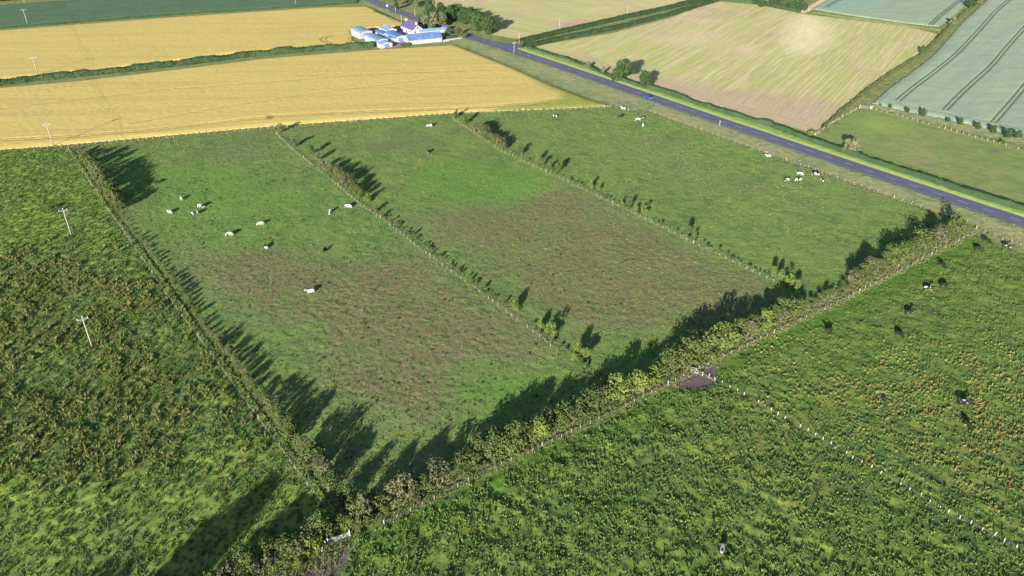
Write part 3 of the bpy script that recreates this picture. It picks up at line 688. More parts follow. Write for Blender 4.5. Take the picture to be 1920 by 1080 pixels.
def along(L, n, wd):
    L = np.array(resample(L, 1.0)); k = RNG.integers(0, len(L) - 1, n); return L[k, 0] + RNG.normal(0, wd, n), L[k, 1] + RNG.normal(0, wd, n)
F3 = GP([(722, 985), (900, 893), (1140, 781), (1296, 700), (1400, 650), (1600, 555), (1822, 440)])
F4 = GP([(130, 284), (208, 402), (236, 440), (296, 530), (350, 606), (396, 665), (476, 775), (556, 882), (628, 975)])
F5 = GP([(519, 254), (560, 292), (600, 322), (640, 355), (676, 386), (720, 415), (770, 455), (830, 500), (900, 550), (950, 588), (1000, 625), (1045, 660)])
F6 = GP([(850, 225), (900, 258), (940, 285), (1000, 313), (1100, 360), (1200, 408), (1300, 457), (1400, 505), (1450, 530)])
F7a = GP([(1528, 254), (1560, 232), (1605, 206)])
F7b = GP([(1634, 205), (1700, 223), (1760, 240), (1840, 262), (1920, 284), (2040, 318)])
F8 = GP([(1830, 430), (1880, 450), (1960, 482)])
F0 = GP([(-120, 296), (0, 285), (128, 275)])
F1 = GP([(138, 274), (515, 240), (848, 214), (1166, 201)])
F1b = GP([(1178, 208), (1210, 207), (1400, 275), (1600, 345), (1812, 418)])
F2 = GP([(1304, 697), (1420, 758), (1600, 862), (1760, 955), (1925, 1040), (2040, 1100)])
xs = []; ys = []
for L, n_, w_ in ((BB, 1500, 1.8), (LB, 1800, 1.6), (M1, 900, 1.0), (M2, 900, 1.0), (GP([(645, 1000), (600, 1055), (540, 1085), (470, 1110)]), 700, 2.0), (F3, 1500, .6), (F5, 700, .35), (F6, 800, .4), (F7b, 500, .4), (F7a, 120, .35), (F1, 700, .5), (F0, 250, .4), (F2, 450, .3), (F4, 700, .5), (F1b, 300, .5), (F8, 120, .5)):
    a, b = along(L, n_, w_); xs.append(a); ys.append(b)
x = np.concatenate(xs); y = np.concatenate(ys)
scatter('bleached_grass', 'bleached long grass growing along the fence lines', x, y, np.full(len(x), .05), RNG.uniform(.4, .9, len(x)), T_straw)

# ---------------------------------------------------------------- bushes and trees
def crown_mesh(name, mat, seed, n_lobes, rad, hgt, leaves, leaf, low=.15, spiky=.3, flat=1.0):
    """foliage: leaf-sized faces in uneven lobes through the crown's volume (unit: metres)"""
    r = np.random.default_rng(seed); V = []; F = []
    lob = []
    for i in range(n_lobes):
        a = r.uniform(0, 6.283); q = math.sqrt(r.uniform(0, 1)) * .62
        z = low + (1 - low) * r.uniform(.12, .92); sh = math.sqrt(max(.08, 1 - (2 * z - .9) ** 2)) if flat else 1
        lob.append((rad * q * math.cos(a) * sh, rad * q * math.sin(a) * sh, hgt * z * (.92), rad * r.uniform(.2, .48)))
    per = leaves // n_lobes
    for lx, ly, lz, lr in lob:
        d = r.normal(0, 1, (per, 3)); d /= np.linalg.norm(d, axis=1)[:, None]
        q = lr * r.uniform(.55, 1.05, per) * (1 + (r.uniform(0, 1, per) < spiky * .4) * r.uniform(0, .45, per))
        c = d * q[:, None] * np.array([1, 1, .85]) + np.array([lx, ly, lz])
        c[:, 2] = np.maximum(c[:, 2], .08)
        n_ = d + r.normal(0, .45, (per, 3)); n_ /= np.linalg.norm(n_, axis=1)[:, None]
        u = np.cross(n_, np.array([0, 0, 1.0])); u /= np.linalg.norm(u, axis=1)[:, None] + 1e-6; v = np.cross(n_, u)
        s_ = (leaf * r.uniform(.6, 1.35, per))[:, None]; an = r.uniform(0, 6.283, per)[:, None]
        uu = u * np.cos(an) + v * np.sin(an); vv = -u * np.sin(an) + v * np.cos(an)
        base = sum(len(q_) for q_ in V)
        V.append(np.stack([c - uu * s_ * .6, c + vv * s_ * .38, c + uu * s_ * .6, c - vv * s_ * .38], 1).reshape(-1, 3))
        F.append(base + np.arange(per * 4).reshape(-1, 4))
    return mesh_np(name, np.concatenate(V), np.concatenate(F), mat), lob
def limbs_mesh(name, mat, lob, hgt, r0, seed, stems=1, spread=.3):
    r = np.random.default_rng(seed); mb = MB()
    for s_ in range(stems):
        a = r.uniform(0, 6.283); bx, by = (spread * math.cos(a), spread * math.sin(a)) if stems > 1 else (0, 0)
        k = 3; p = (bx, by, -.15); rr = r0
        pts = [p]
        for i in range(1, k + 1):
            pts.append((bx * (1 + .6 * i) + r.normal(0, .05) * hgt * .5, by * (1 + .6 * i) + r.normal(0, .05) * hgt * .5, hgt * .55 * i / k))
        for i in range(k): mb.tube(pts[i], pts[i + 1], rr * (1 - .22 * i), rr * (1 - .22 * (i + 1)))
        for j, (lx, ly, lz, lr) in enumerate(lob):
            if j % stems != s_: continue
            q = pts[1 + j % k]; mb.tube(q, ((q[0] + lx) / 2, (q[1] + ly) / 2, (q[2] * .45 + lz * .55)), rr * .35, rr * .22, 4)
            mb.tube(((q[0] + lx) / 2, (q[1] + ly) / 2, (q[2] * .45 + lz * .55)), (lx, ly, lz), rr * .22, rr * .07, 4)
    return mb.mesh(name, mat)
PROTO = {}
def proto(key, crown, trunk, matname, seeds, lobes, rad, hgt, leaves, leaf, r0, stems, low, spiky=.3):
    PROTO[key] = []
    for s_ in seeds:
        cm, lob = crown_mesh(crown, M[matname], s_, lobes, rad, hgt, leaves, leaf, low, spiky)
        tm = limbs_mesh(trunk, M['twig'] if stems > 1 else M['bark'], lob, hgt, r0, s_, stems)
        PROTO[key].append((crown, cm, trunk, tm, rad, hgt))
proto('haw', 'foliage', 'stems', 'hawthorn', range(10, 17), 13, 2.0, 3.5, 1150, .24, .07, 3, .05, 1.6)
proto('dus', 'foliage', 'stems', 'dusty', range(20, 24), 10, 1.9, 3.5, 900, .26, .08, 3, .10, .9)
proto('bri', 'foliage', 'stems', 'bright', range(30, 34), 10, 1.9, 3.3, 1300, .26, .07, 3, .05, .8)
proto('low', 'foliage', 'stems', 'darkleaf', range(40, 44), 5, .62, 1.35, 240, .24, .03, 2, .0, .9)
proto('tree', 'crown', 'trunk', 'treeleaf', range(50, 54), 24, 5.2, 9.5, 4200, .5, .32, 1, .02)
proto('wil', 'crown', 'trunk', 'willow', range(60, 63), 18, 4.6, 9.5, 3200, .55, .32, 1, .1, .6)
proto('dark', 'crown', 'trunk', 'darkleaf', range(70, 74), 22, 4.8, 10.5, 3600, .55, .34, 1, .02)
def plant(key, name, xy, h, wide=1.0, label=None, cat='bush', group=None, z=0.0):
    crown, cm, trunk, tm, rad, hgt = random.choice(PROTO[key])
    o = empty(name, (xy[0], xy[1], z), random.uniform(0, 6.283)); s_ = h / hgt
    o.scale = (s_ * wide, s_ * wide, s_)
    link(crown, cm, o); link(trunk, tm, o)
    return tag(o, label=label, cat=cat, group=group)
def nth(n):
    return '%d%s' % (n, 'th' if 10 <= n % 100 <= 20 else {1: 'st', 2: 'nd', 3: 'rd'}.get(n % 10, 'th'))
TONE = {'haw': 'olive', 'dus': 'greyish', 'bri': 'yellow-green', 'low': 'dark'}
def row(key, L, step, hf, wf, name, label, group, jit=.5, skip=0.0, cat='bush', end='far end'):
    pts = resample(L, step)
    for i, p in enumerate(pts):
        if random.random() < skip: continue
        h = hf(p, i) * random.uniform(.8, 1.2)
        k = key(p, i) if callable(key) else key
        if h <= .3: continue
        cnt = row.c[label] = row.c.get(label, 0) + 1
        plant(k, name, (p[0] + random.gauss(0, jit), p[1] + random.gauss(0, jit)), h, wf * random.uniform(.85, 1.25), '%s %s, %s from its %s' % (TONE.get(k, 'green'), label, nth(cnt), end), cat, group)
row.c = {}
# the overgrown hedge on the near side of the paddocks
def pxof(p):
    X, Y, Z = p[0], p[1], -H; dep = Y * cT - Z * sT; return 960 + FPX * X / dep
def hb(p, i):
    x = pxof(p)
    for a, h in ((760, 4.8), (900, 5.4), (1000, 5.5), (1090, 5.4), (1150, 5.0), (1290, 5.2), (1370, 5.6), (1500, 5.2), (1600, 2.2), (1660, 4.4), (1790, 5.0), (3000, 3.4)):
        if x < a: return h
BBh = GP([(676, 976), (900, 868), (1140, 757), (1400, 628), (1600, 533), (1800, 432)])
row(lambda p, i: random.choice(['haw', 'haw', 'haw', 'haw', 'dus', 'haw', 'dus', 'bri']), BBh, 1.95, lambda p, i: hb(p, i) * random.choice([.85, 1.0, 1.1, 1.25]), .98, 'hawthorn_bush', 'hawthorn in the tall near hedge', 'bushes of the near hedge', .45, .04, end='gate end')
row(lambda p, i: random.choice(['haw', 'dus', 'haw']), offs(BBh, -1.4) if side else BBh, 4.2, lambda p, i: 1.7, 1.2, 'bramble', 'bramble at the foot of the near hedge', 'brambles under the near hedge', .4, .55, end='gate end')
# left boundary
def hl(p, i):
    y = None; X, Y = p; dep = Y * cT + H * sT; py = 540 + FPX * (Y * sT * 0 + (H * cT - Y * sT)) / dep
    for a, h in ((300, 3.0), (330, 6.0), (400, 6.0), (430, .8), (520, 1.5), (560, 2.4), (640, 1.8), (700, 2.8), (760, 2.6), (820, 4.0), (870, 5.0), (2000, 5.6)):
        if py < a: return h
LBh = GP([(146, 283), (165, 305), (215, 380), (262, 445), (312, 510), (412, 645), (496, 750), (580, 860), (648, 945)])
row(lambda p, i: random.choice(['haw', 'dus', 'dus', 'haw']), LBh, 2.5, hl, .9, 'hawthorn_bush', 'hawthorn in the hedge left of the paddocks', 'bushes of the left hedge', .4, .08)
# first middle hedge
for px, py, h, k, lb in ((527, 249, 3.6, 'dus', 'dark thorn bush at the far end of the hedge between left and middle paddocks'), (553, 276, 3.8, 'dus', 'round grey thorn bush standing alone in the left middle hedge'),
                         (583, 290, 3.6, 'haw', 'small thorn bush before the long clump of the left middle hedge'), (598, 302, 3.4, 'dus', 'thorn bush touching the far end of the long clump'),
                         (690, 378, 3.0, 'bri', 'small yellowish bush at the near end of the long clump in the left middle hedge'),
                         (967, 583, 3.2, 'bri', 'slim bright yellow-green bush beside the brown middle paddock'), (1016, 618, 2.6, 'bri', 'yellow-green bush behind the slim bright one in the left middle hedge'),
                         (1032, 630, 3.6, 'bri', 'broad yellow-green bush second from the near end of the left middle hedge'), (1086, 668, 3.6, 'bri', 'largest bright yellow-green bush near the corner of the middle paddock'),
                         (1075, 676, 2.6, 'bri', 'low bright bush in front of the largest yellow-green one'), (1100, 672, 3.0, 'bri', 'bright bush on the right flank of the largest yellow-green one'),
                         (1140, 738, 3.6, 'bri', 'bright yellow-green sapling where the middle hedge meets the near hedge'), (705, 398, 2.2, 'dus', 'grey half-dead bush leaning over the left middle hedge'), (718, 408, 1.8, 'dus', 'low grey bush spreading behind the left middle fence')):
    plant(k, 'thorn_bush', G(px, py), h * 1.2, .9, lb)
row(lambda p, i: random.choice(['haw', 'dus', 'haw']), GP([(612, 318), (632, 334), (655, 352), (682, 374)]), 2.3, lambda p, i: 4.6, .95, 'hawthorn_bush', 'hawthorn in the long clump of the left middle hedge', 'bushes of the left middle clump', .5)
row('low', GP([(725, 408), (770, 440), (830, 484), (900, 535), (955, 575)]), 1.4, lambda p, i: random.choice([.7, 1.0, 1.3, 1.7]), 1.0, 'sapling', 'low sapling in the left middle hedge', 'saplings of the left middle hedge', .5, .1, 'sapling')
row('low', GP([(1000, 606), (1060, 655), (1130, 715)]), 1.8, lambda p, i: 1.3, 1.2, 'sapling', 'low scrub between bright bushes near the middle paddock corner', 'scrub at the paddock corner', .6, .1, 'sapling')
# second middle hedge
for px, py, h, k, lb in ((856, 221, 3.4, 'haw', 'dark bush at the far end of the hedge between middle and right paddocks'), (873, 232, 3.6, 'haw', 'spreading bush next to the far end of the right middle hedge'),
                         (977, 290, 3.4, 'haw', 'slim bush on its own nearer than the tall clump of the right middle hedge'), (1008, 304, 3.0, 'bri', 'yellow-green bush, farthest of the four small ones'),
                         (1018, 310, 2.6, 'dus', 'second of the four small bushes in the right middle hedge'), (1032, 318, 2.8, 'dus', 'third of the four small bushes in the right middle hedge'), (1045, 325, 3.6, 'haw', 'nearest and slimmest of the four small bushes'),
                         (1108, 353, 2.6, 'bri', 'lone sapling halfway down the right middle hedge'), (1123, 358, 1.9, 'bri', 'smaller sapling beside the lone one'), (1166, 385, 1.8, 'bri', 'thin sapling with a bare top in the right middle hedge'),
                         (1181, 390, 2.5, 'haw', 'first of three saplings by the brown paddock'), (1193, 396, 1.8, 'bri', 'shortest of three saplings by the brown paddock'), (1207, 402, 2.7, 'bri', 'last of three saplings by the brown paddock'),
                         (1288, 440, 3.0, 'haw', 'taller thin bush in the near half of the right middle hedge'), (1302, 447, 2.1, 'bri', 'short bush beside the taller thin one'),
                         (1450, 520, 3.0, 'bri', 'yellow-green bush opening the near cluster of the right middle hedge'), (1463, 528, 3.3, 'bri', 'middle bush of the near yellow-green cluster'), (1478, 536, 3.2, 'bri', 'near bush of the yellow-green cluster'), (1494, 543, 2.8, 'bri', 'bush where the right middle hedge reaches the near hedge')):
    plant(k, 'thorn_bush', G(px, py), h * 1.3, .72, lb)
row(lambda p, i: random.choice(['haw', 'dus', 'haw']), GP([(895, 247), (915, 262), (932, 272), (948, 281)]), 2.3, lambda p, i: 4.6, .95, 'hawthorn_bush', 'hawthorn in the tall clump of the right middle hedge', 'bushes of the right middle clump', .5)
row('low', GP([(948, 280), (1000, 303), (1050, 329), (1100, 351), (1200, 401), (1300, 449), (1400, 497), (1450, 521)]), 1.7, lambda p, i: random.choice([.7, 1.0, 1.2]), 1.1, 'sapling', 'low sapling in the right middle hedge', 'saplings of the right middle hedge', .4, .06, 'sapling')
# bushes in the bottom left corner and by the gate
row(lambda p, i: random.choice(['haw', 'haw', 'dus']), GP([(600, 1018), (560, 1036), (500, 1058), (440, 1086), (400, 1108)]), 2.2, lambda p, i: 4.9, .9, 'hawthorn_bush', 'hawthorn in the hedge left of the gate', 'bushes of the bottom hedge', .5, end='gate end')
for px, py, h, k, lb in ((585, 1032, 4.2, 'bri', 'rounded yellow-tipped bush left of the double gate'), (560, 1042, 3.2, 'haw', 'olive bush behind the yellow-tipped one'), (535, 1055, 3.0, 'haw', 'loose bush in the row left of the gate'),
                         (508, 1062, 3.9, 'dus', 'grey-green bush in the middle of the bottom hedge'), (480, 1074, 4.0, 'dus', 'grey-green bush near the bottom edge'), (448, 1092, 3.8, 'bri', 'yellowish bush cut by the bottom edge'), (560, 1062, 2.4, 'bri', 'small bright bush beside the muddy track'),
                         (658, 992, 3.2, 'bri', 'bright bush growing over the gate post'), (640, 985, 3.0, 'bri', 'bright bush behind the gate at the hedge corner'), (672, 1000, 2.6, 'haw', 'olive bush right of the gate'), (690, 988, 2.8, 'haw', 'bush at the start of the near hedge'), (612, 1030, 1.6, 'dus', 'low thorn beside the leaning gate post')):
    plant(k, 'thorn_bush', G(px, py), h, 1.15, lb)
for i, (px, py) in enumerate(((420, 1110), (385, 1135), (350, 1160), (320, 1190), (290, 1215))):
    plant('dus', 'thorn_bush', G(px, py), 4.6, 1.2, '%s bush of the bottom hedge carrying on below the picture' % nth(i + 1), 'bush', 'bushes below the picture')
for px, py, h in ((112, 388, 1.5), (98, 392, 1.2), (126, 393, 1.2), (40, 372, 1.0), (138, 446, .9)):
    plant('low', 'nettle_patch', G(px, py), h, 2.6, {112: 'dark nettle patch behind the second power pole', 98: 'left fringe of the dark nettle patch', 126: 'right fringe of the dark nettle patch', 40: 'dark weed patch near the left edge of the rough pasture', 138: 'dark weeds round the foot of the second power pole'}[px], 'nettles')
# tall trees standing behind the camera's field of view: their shadows fall into the left-hand pasture
for x_, y_, h, wd in ((-72, 49, 21, .95), (-80, 44, 19, 1.1), (-70, 36, 19, 1.0), (-89, 40, 17, 1.2), (-98, 36, 15, 1.2)):
    plant('dark', 'tall_tree', (x_, y_), h, wd, {-72: 'tall tree whose long shadow reaches the rushes', -80: 'shorter tree beside the tall one', -70: 'tree standing in front of the tall one', -89: 'broad tree left of the shorter one', -98: 'small tree at the end of the row'}[x_], 'tree')
# roadside trees
for key, px, py, h, wd, nm, lb in (('tree', 1166, 152, 12.0, 1.12, 'roadside_tree', 'big round dark green tree beside the road'), ('tree', 1206, 163, 8.8, 1.05, 'roadside_tree', 'smaller round tree just below the big roadside one'),
        ('wil', 1103, 128, 4.0, 1.2, 'roadside_bush', 'small olive bush beside the road above the big tree'), ('wil', 1131, 139, 4.2, .8, 'roadside_bush', 'narrow bush between the olive one and the big tree'),
        ('wil', 1592, 288, 7.0, 1.2, 'field_tree', 'lone pale spreading tree in the roadside field hedge'), ('bri', 1517, 258, 3.6, 1.1, 'thorn_bush', 'yellowish bush at the corner of the stubble'),
        ('dark', 1728, 100, 5.0, .9, 'hedge_tree', 'round dark bush on the hedge beside the stubble'), ('wil', 1784, 48, 7.0, .9, 'hedge_tree', 'leaning tree where the two hedges meet'), ('dark', 1818, 14, 8.5, 1.1, 'hedge_tree', 'dark tree at the top of the barley hedge'),
        ('wil', 1836, 10, 6.5, 1.0, 'hedge_tree', 'pale bush right of the top hedge tree')):
    plant(key, nm, G(px, py), h, wd, lb, 'tree' if 'tree' in nm else 'bush')
for i, (px, py, h) in enumerate(((1668, 203, 2.4), (1700, 211, 2.8), (1729, 218, 4.2), (1777, 229, 2.6), (1799, 234, 3.6), (1832, 242, 3.6), (1861, 250, 4.2), (1888, 258, 4.6), (1908, 261, 4.2), (1880, 270, 2.4), (1650, 200, 1.6), (1985, 285, 4.0))):
    plant('dark' if i < 9 else 'haw', 'margin_bush', G(px, py), h, 1.0, ['first small bush under the barley, next to the steel gate', 'second bush under the barley', 'upright bush under the barley, third from the gate', 'low bush under the barley between two taller ones', 'dark bush under the barley, fifth from the gate', 'spreading bush under the barley, sixth from the gate', 'tall ragged bush under the barley', 'tallest dark bush near the right edge', 'dark bush at the right edge of the picture', 'pale bush below the tall dark pair at the right edge', 'tiny bush beside the steel gate', 'bush beyond the right edge of the picture'][i], 'bush')
# farm and road trees near the top
for key, px, py, h, wd, lb in (('dark', 806, 34, 14.3, .75, 'tall narrow dark tree behind the farmhouse'), ('wil', 800, 54, 9, .9, 'bushy grey tree right beside the farmhouse'), ('wil', 815, 52, 10, .9, 'large grey tree in the farm garden'), ('wil', 829, 50, 9.5, .9, 'grey tree at the right of the farm garden'),
        ('dark', 826, 36, 12.1, .9, 'dark round tree between garden and road'), ('haw', 788, 45, 5.5, 1.1, 'brown bush at the corner of the house'), ('bri', 810, 58, 5, .9, 'bright bush among the garden trees'),
        ('tree', 845, 42, 11.7, .8, 'tree across the road from the garden'), ('tree', 857, 38, 12.3, .9, 'first tree of the roadside wood'), ('tree', 868, 46, 11.7, 1.0, 'second tree of the roadside wood'), ('tree', 880, 48, 11.7, 1.0, 'third tree of the roadside wood'), ('tree', 890, 54, 11.1, 1.0, 'broad tree in the middle of the roadside wood'),
        ('tree', 902, 56, 11.1, 1.0, 'pale tree near the end of the roadside wood'), ('tree', 912, 60, 10.4, 1.0, 'last but one tree of the roadside wood'), ('dark', 921, 63, 11.7, .9, 'end tree of the roadside wood with a long shadow'), ('dark', 880, 40, 10.4, 1.0, 'dark tree at the back of the roadside wood'), ('dark', 900, 48, 9.8, 1.0, 'dark tree hidden in the roadside wood'),
        ('haw', 842, 66, 4.8, 1.2, 'round bush at the end of the long blue barn'), ('haw', 858, 66, 5.5, .8, 'brown bush by the road bend'), ('bri', 868, 72, 4.2, 1.1, 'green bush at the roadside end of the farm wall'),
        ('dark', 743, 18, 8.8, .6, 'slim tree on the verge above the farm'), ('wil', 752, 8, 8.5, .8, 'pale tree across the road above the farm'), ('dark', 773, 12, 11.0, .75, 'dark tree across the road with its neighbour'), ('wil', 780, 14, 8, .6, 'narrow tree touching the dark one'),
        ('dark', 740, -6, 9.9, 1.0, 'tree near the top edge by the road'), ('dark', 790, -2, 9.9, 1.0, 'tree at the top edge beside the stubble'), ('tree', 664, 0, 5.5, 1.4, 'bush where the crop field meets the road')):
    big = key in ('tree', 'wil', 'dark')
    plant(key, 'farm_tree' if big else 'farm_bush', G(px, py), h, wd * 1.1, lb, 'tree' if big else 'bush')
# small wood at the top right
WOODL = []
for i in range(15):
    px = 1415 + 6.6 * i + random.uniform(-2, 2); py = 8 + .5 * (i % 3) * 4 - (i % 2) * 12 + i * .55
    plant(random.choice(['dark', 'tree', 'dark']), 'wood_tree', G(px, py), random.uniform(5.5, 8.5), 1.05, '%s tree from the left in the small wood behind the stubble' % nth(i + 1), 'tree', 'trees of the small wood')
for i, (px, py) in enumerate(((-16, 5), (0, 4), (14, 3), (28, 2), (40, 0))):
    plant('dark', 'wood_tree', G(px, py - 2), 8.0, 1.2, '%s tree from the left in the wood at the top left corner' % nth(i + 1), 'tree', 'trees of the top left wood')

# ---- clipped and field hedges: a leafy wall over an inner mass of twigs
def hedge(name, L, wdt, hgt, label, mat='hedge', dens=5.0, leaf=.45, var=.25):
    L = resample(L, 1.6); n_ = len(L); prof = [(-.5, 0), (-.56, .55), (-.36, .93), (0, 1.0), (.36, .93), (.56, .55), (.5, 0)]
    V = []; F = []; k = len(prof)
    A = np.array(L)
    for i, (x_, y_) in enumerate(L):
        a = L[max(i - 1, 0)]; b = L[min(i + 1, n_ - 1)]; vx, vy = b[0] - a[0], b[1] - a[1]; q = math.hypot(vx, vy); nx_, ny_ = -vy / q, vx / q
        hh = hgt * (1 + var * (2 * float(fbm(np.array(x_), np.array(y_), 6, 2, 7)) - 1)) ; ww = wdt * (1 + .3 * (2 * float(fbm(np.array(x_), np.array(y_), 4, 2, 8)) - 1))
        for p, z in prof: V.append((x_ + nx_ * p * ww * .85 + random.uniform(-.1, .1), y_ + ny_ * p * ww * .85 + random.uniform(-.1, .1), z * hh * .92 - .02))
    for i in range(n_ - 1):
        for j in range(k - 1): F.append((i * k + j, i * k + j + 1, (i + 1) * k + j + 1, (i + 1) * k + j))
    root = empty(name, (L[0][0], L[0][1], 0)); V = np.array(V) - np.array([L[0][0], L[0][1], 0])
    link('inner_twigs', mesh_np('inner_twigs', V, np.array(F), M[mat]), root)
    length = 1.6 * n_; m = int(length * dens); W = []
    pr = np.array(prof)
    r = np.random.default_rng(n_)
    si = r.integers(0, n_ - 1, m); ti = r.uniform(0, 1, m); pj = r.uniform(0, k - 1, m); j0 = np.floor(pj).astype(int); fj = (pj - j0)[:, None]
    Vg = V.reshape(n_, k, 3); P0 = Vg[si, j0] * (1 - fj) + Vg[si, j0 + 1] * fj; Pn = Vg[si + 1, j0] * (1 - fj) + Vg[si + 1, j0 + 1] * fj
    c = P0 * (1 - ti[:, None]) + Pn * ti[:, None]; c += r.normal(0, .14, c.shape); c[:, 2] = np.maximum(c[:, 2] + .05, .1)
    u = r.normal(0, 1, (m, 3)); u /= np.linalg.norm(u, axis=1)[:, None]; v = np.cross(u, r.normal(0, 1, (m, 3))); v /= np.linalg.norm(v, axis=1)[:, None]
    s_ = (leaf * r.uniform(.6, 1.4, m))[:, None]
    VV = np.stack([c - u * s_ * .6, c + v * s_ * .45, c + u * s_ * .6, c - v * s_ * .45], 1).reshape(-1, 3)
    link('leaves', mesh_np('leaves', VV, np.arange(m * 4).reshape(-1, 4), M[mat]), root)
    return tag(root, label, 'hedge')
hedge('field_hedge', GP([(-140, 173), (0, 160), (70, 151), (200, 138), (330, 124), (450, 108), (600, 94), (702, 88)]), 4.0, 3.2, 'long dark green hedge between the two wheat fields', dens=30, leaf=.6, var=.5)
hedge('roadside_hedge', HR[:6], 1.7, 1.7, 'low hedge beside the stubble and the upper road', 'hedge', 16, .35, .4)
hedge('roadside_hedge', HR[5:13], 1.5, 2.6, 'clipped hedge between the road and the lower edge of the stubble', 'hedge', 18, .34, .45)
hedge('roadside_hedge', HR[12:], 1.6, 2.8, 'clipped hedge between the road and the green roadside field', 'hedge', 20, .3, .3)
hedge('lane_hedge', GP([(975, 80), (1050, 62), (1150, 39), (1250, 17), (1290, 7), (1345, -8)]), 5.5, 2.6, 'dark hedge on the far side of the narrow lane', dens=22, leaf=.55)
hedge('lane_hedge', GP([(985, 90), (1030, 79), (1150, 55), (1250, 30), (1300, 14), (1345, 1)]), 5.0, 2.4, 'dark hedge on the near side of the narrow lane', dens=22, leaf=.55)
hedge('field_hedge', GP([(1345, 0), (1420, 6), (1470, 17), (1500, 24)]), 3.0, 2.4, 'hedge in front of the small wood', dens=20, leaf=.5)
hedge('field_hedge', GP([(1524, 24), (1600, 36), (1700, 49), (1762, 58)]), 2.4, 1.6, 'straight hedge between the stubble and the pale upper crop', 'oliv', 18, .45)
hedge('field_hedge', O([(10, 972), (150, 842), (300, 718), (480, 583), (640, 482), (760, 410), (850, 322), (920, 250), (1000, 165), (1110, 74), (1190, 5), (1290, -90)]), 1.7, 1.9, 'winding hedge down the right side of the stubble', 'oliv', 16, .4, .3)
hedge('field_hedge', GP([(-140, 66), (0, 54), (340, 27.5), (600, 11), (668, 6)]), 1.6, 1.2, 'thin hedge between wheat and the dark green crop', dens=14, leaf=.45)
hedge('garden_hedge', GP([(834, 74), (850, 72), (872, 69)]), 2.6, 2.2, 'green hedge at the roadside end of the farm', 'hedge', 26, .4)
hedge('garden_hedge', GP([(752, 87), (768, 85)]), 2.0, 1.8, 'short hedge before the farm sheds', 'hedge', 26, .4)
hedge('verge_hedge', GP([(700, 22), (730, 34), (757, 45)]), 1.2, 1.0, 'low scrub line beside the farm drive', 'oliv', 12, .4)

# ---------------------------------------------------------------- fences
post_me = MB().box((0, 0, .58), (.13, .13, 1.25), taper=.92).mesh('post', M['post'])
post_big = MB().box((0, 0, .7), (.22, .22, 1.5), taper=.92).mesh('post', M['post'])
post_wh = MB().box((0, 0, .62), (.12, .12, 1.35), taper=.92).mesh('post', M['postw'])
def fence(name, L, step, label, big=(), scale=1.0, jit=.15, white=False):
    root = empty(name, (L[0][0], L[0][1], 0)); tag(root, label, 'fence')
    pts = resample(L, step); x0, y0 = L[0]
    for i, p in enumerate(pts):
        if random.random() < .12: continue
        o = link('post', post_wh if white else post_big if (i % 14 == 0) else post_me, root, (p[0] - x0 + random.gauss(0, jit * .4), p[1] - y0 + random.gauss(0, jit * .4), 0), (random.gauss(0, .06), random.gauss(0, .06), random.uniform(0, 1.5)))
        o.scale = (scale, scale, random.uniform(.88, 1.1))
    for z in (.45, .8, 1.08):
        mb = MB()
        for a, b in zip(pts[:-1], pts[1:]): mb.tube((a[0] - x0, a[1] - y0, z), (b[0] - x0, b[1] - y0, z), .008, .008, 3)
        mb.build('wire', M['wire'], root)
    return root
fence('post_fence', F0, 2.6, 'fence of pale posts between the wheat and the rough pasture', scale=1.2)
fence('post_fence', F1, 2.8, 'long post fence between the wheat and the tops of the three paddocks', scale=1.0)
fence('post_fence', F1b, 3.2, 'post fence along the road side of the right paddock', scale=.8)
fence('post_fence', F2, 1.9, 'white post fence dividing the two near pastures', scale=1.05, jit=.35, white=True)
fence('post_fence', F3, 2.7, 'post fence along the pasture side of the near hedge', scale=.75)
fence('post_fence', F4, 3.0, 'post fence between the rough pasture and the left hedge', scale=.6)
fence('post_fence', F5, 2.4, 'post fence along the left side of the left middle hedge', scale=.8)
fence('post_fence', F6, 2.6, 'post fence along the left side of the right middle hedge', scale=.8)
fence('post_fence', F7a, 2.2, 'short post fence from the stubble corner up to the steel gate', scale=1.5)
fence('post_fence', F7b, 2.6, 'post fence with dry grass below the barley field', scale=1.5)
fence('post_fence', F8, 2.6, 'post fence between the cow pasture and the roadside verge', scale=.8)

def gate(name, A, B_, n_leaf, label, hgt=1.2, leafcat='gate'):
    a = math.atan2(B_[1] - A[1], B_[0] - A[0]); Lg = math.hypot(B_[0] - A[0], B_[1] - A[1]); root = empty(name, (A[0], A[1], 0), a); tag(root, label, 'gate')
    for x_ in (-.15, Lg + .15): MB().tube((x_, 0, -.1), (x_, 0, 1.75), .15, .14, 8).build('gate_post', M['plate'], root)
    ln = Lg / n_leaf
    for k in range(n_leaf):
        x0 = k * ln
        for z in np.linspace(.25, hgt + .15, 5): MB().tube((x0 + .06, 0, z), (x0 + ln - .06, 0, z), .028, .028, 5).build('rail', M['gate'], root)
        for x_ in (x0 + .08, x0 + ln - .08): MB().tube((x_, 0, .2), (x_, 0, hgt + .2), .04, .04, 6).build('upright', M['gate'], root)
        MB().tube((x0 + .08, 0, .25), (x0 + ln - .08, 0, hgt + .15), .02, .02, 5).build('brace', M['gate'], root)
    return root
gate('field_gate', G(617, 1021), G(655, 1007), 3, 'grey steel gate of three leaves at the muddy corner below the paddocks')
gate('field_gate', G(1612, 203), G(1631, 204.5), 1, 'steel gate with white posts between barley and roadside field', 1.25)
gate('field_gate', G(1503, 23), G(1516, 21), 1, 'small pale gate at the track beside the wood', 1.25)
mb = MB().tube((0, 0, -.1), (-.25, .1, 1.7), .13, .12, 6); o = mb.build('gate_post', M['plate'], loc=(*G(613, 1027), 0)); tag(o, 'white leaning post left of the grey steel gate', 'post')
mb = MB().tube((0, 0, -.1), (.3, .1, 1.5), .12, .10, 6); o = mb.build('gate_post', M['post'], loc=(*G(603, 1036), 0)); tag(o, 'pale stake slanting in the bushes left of the gate', 'post')
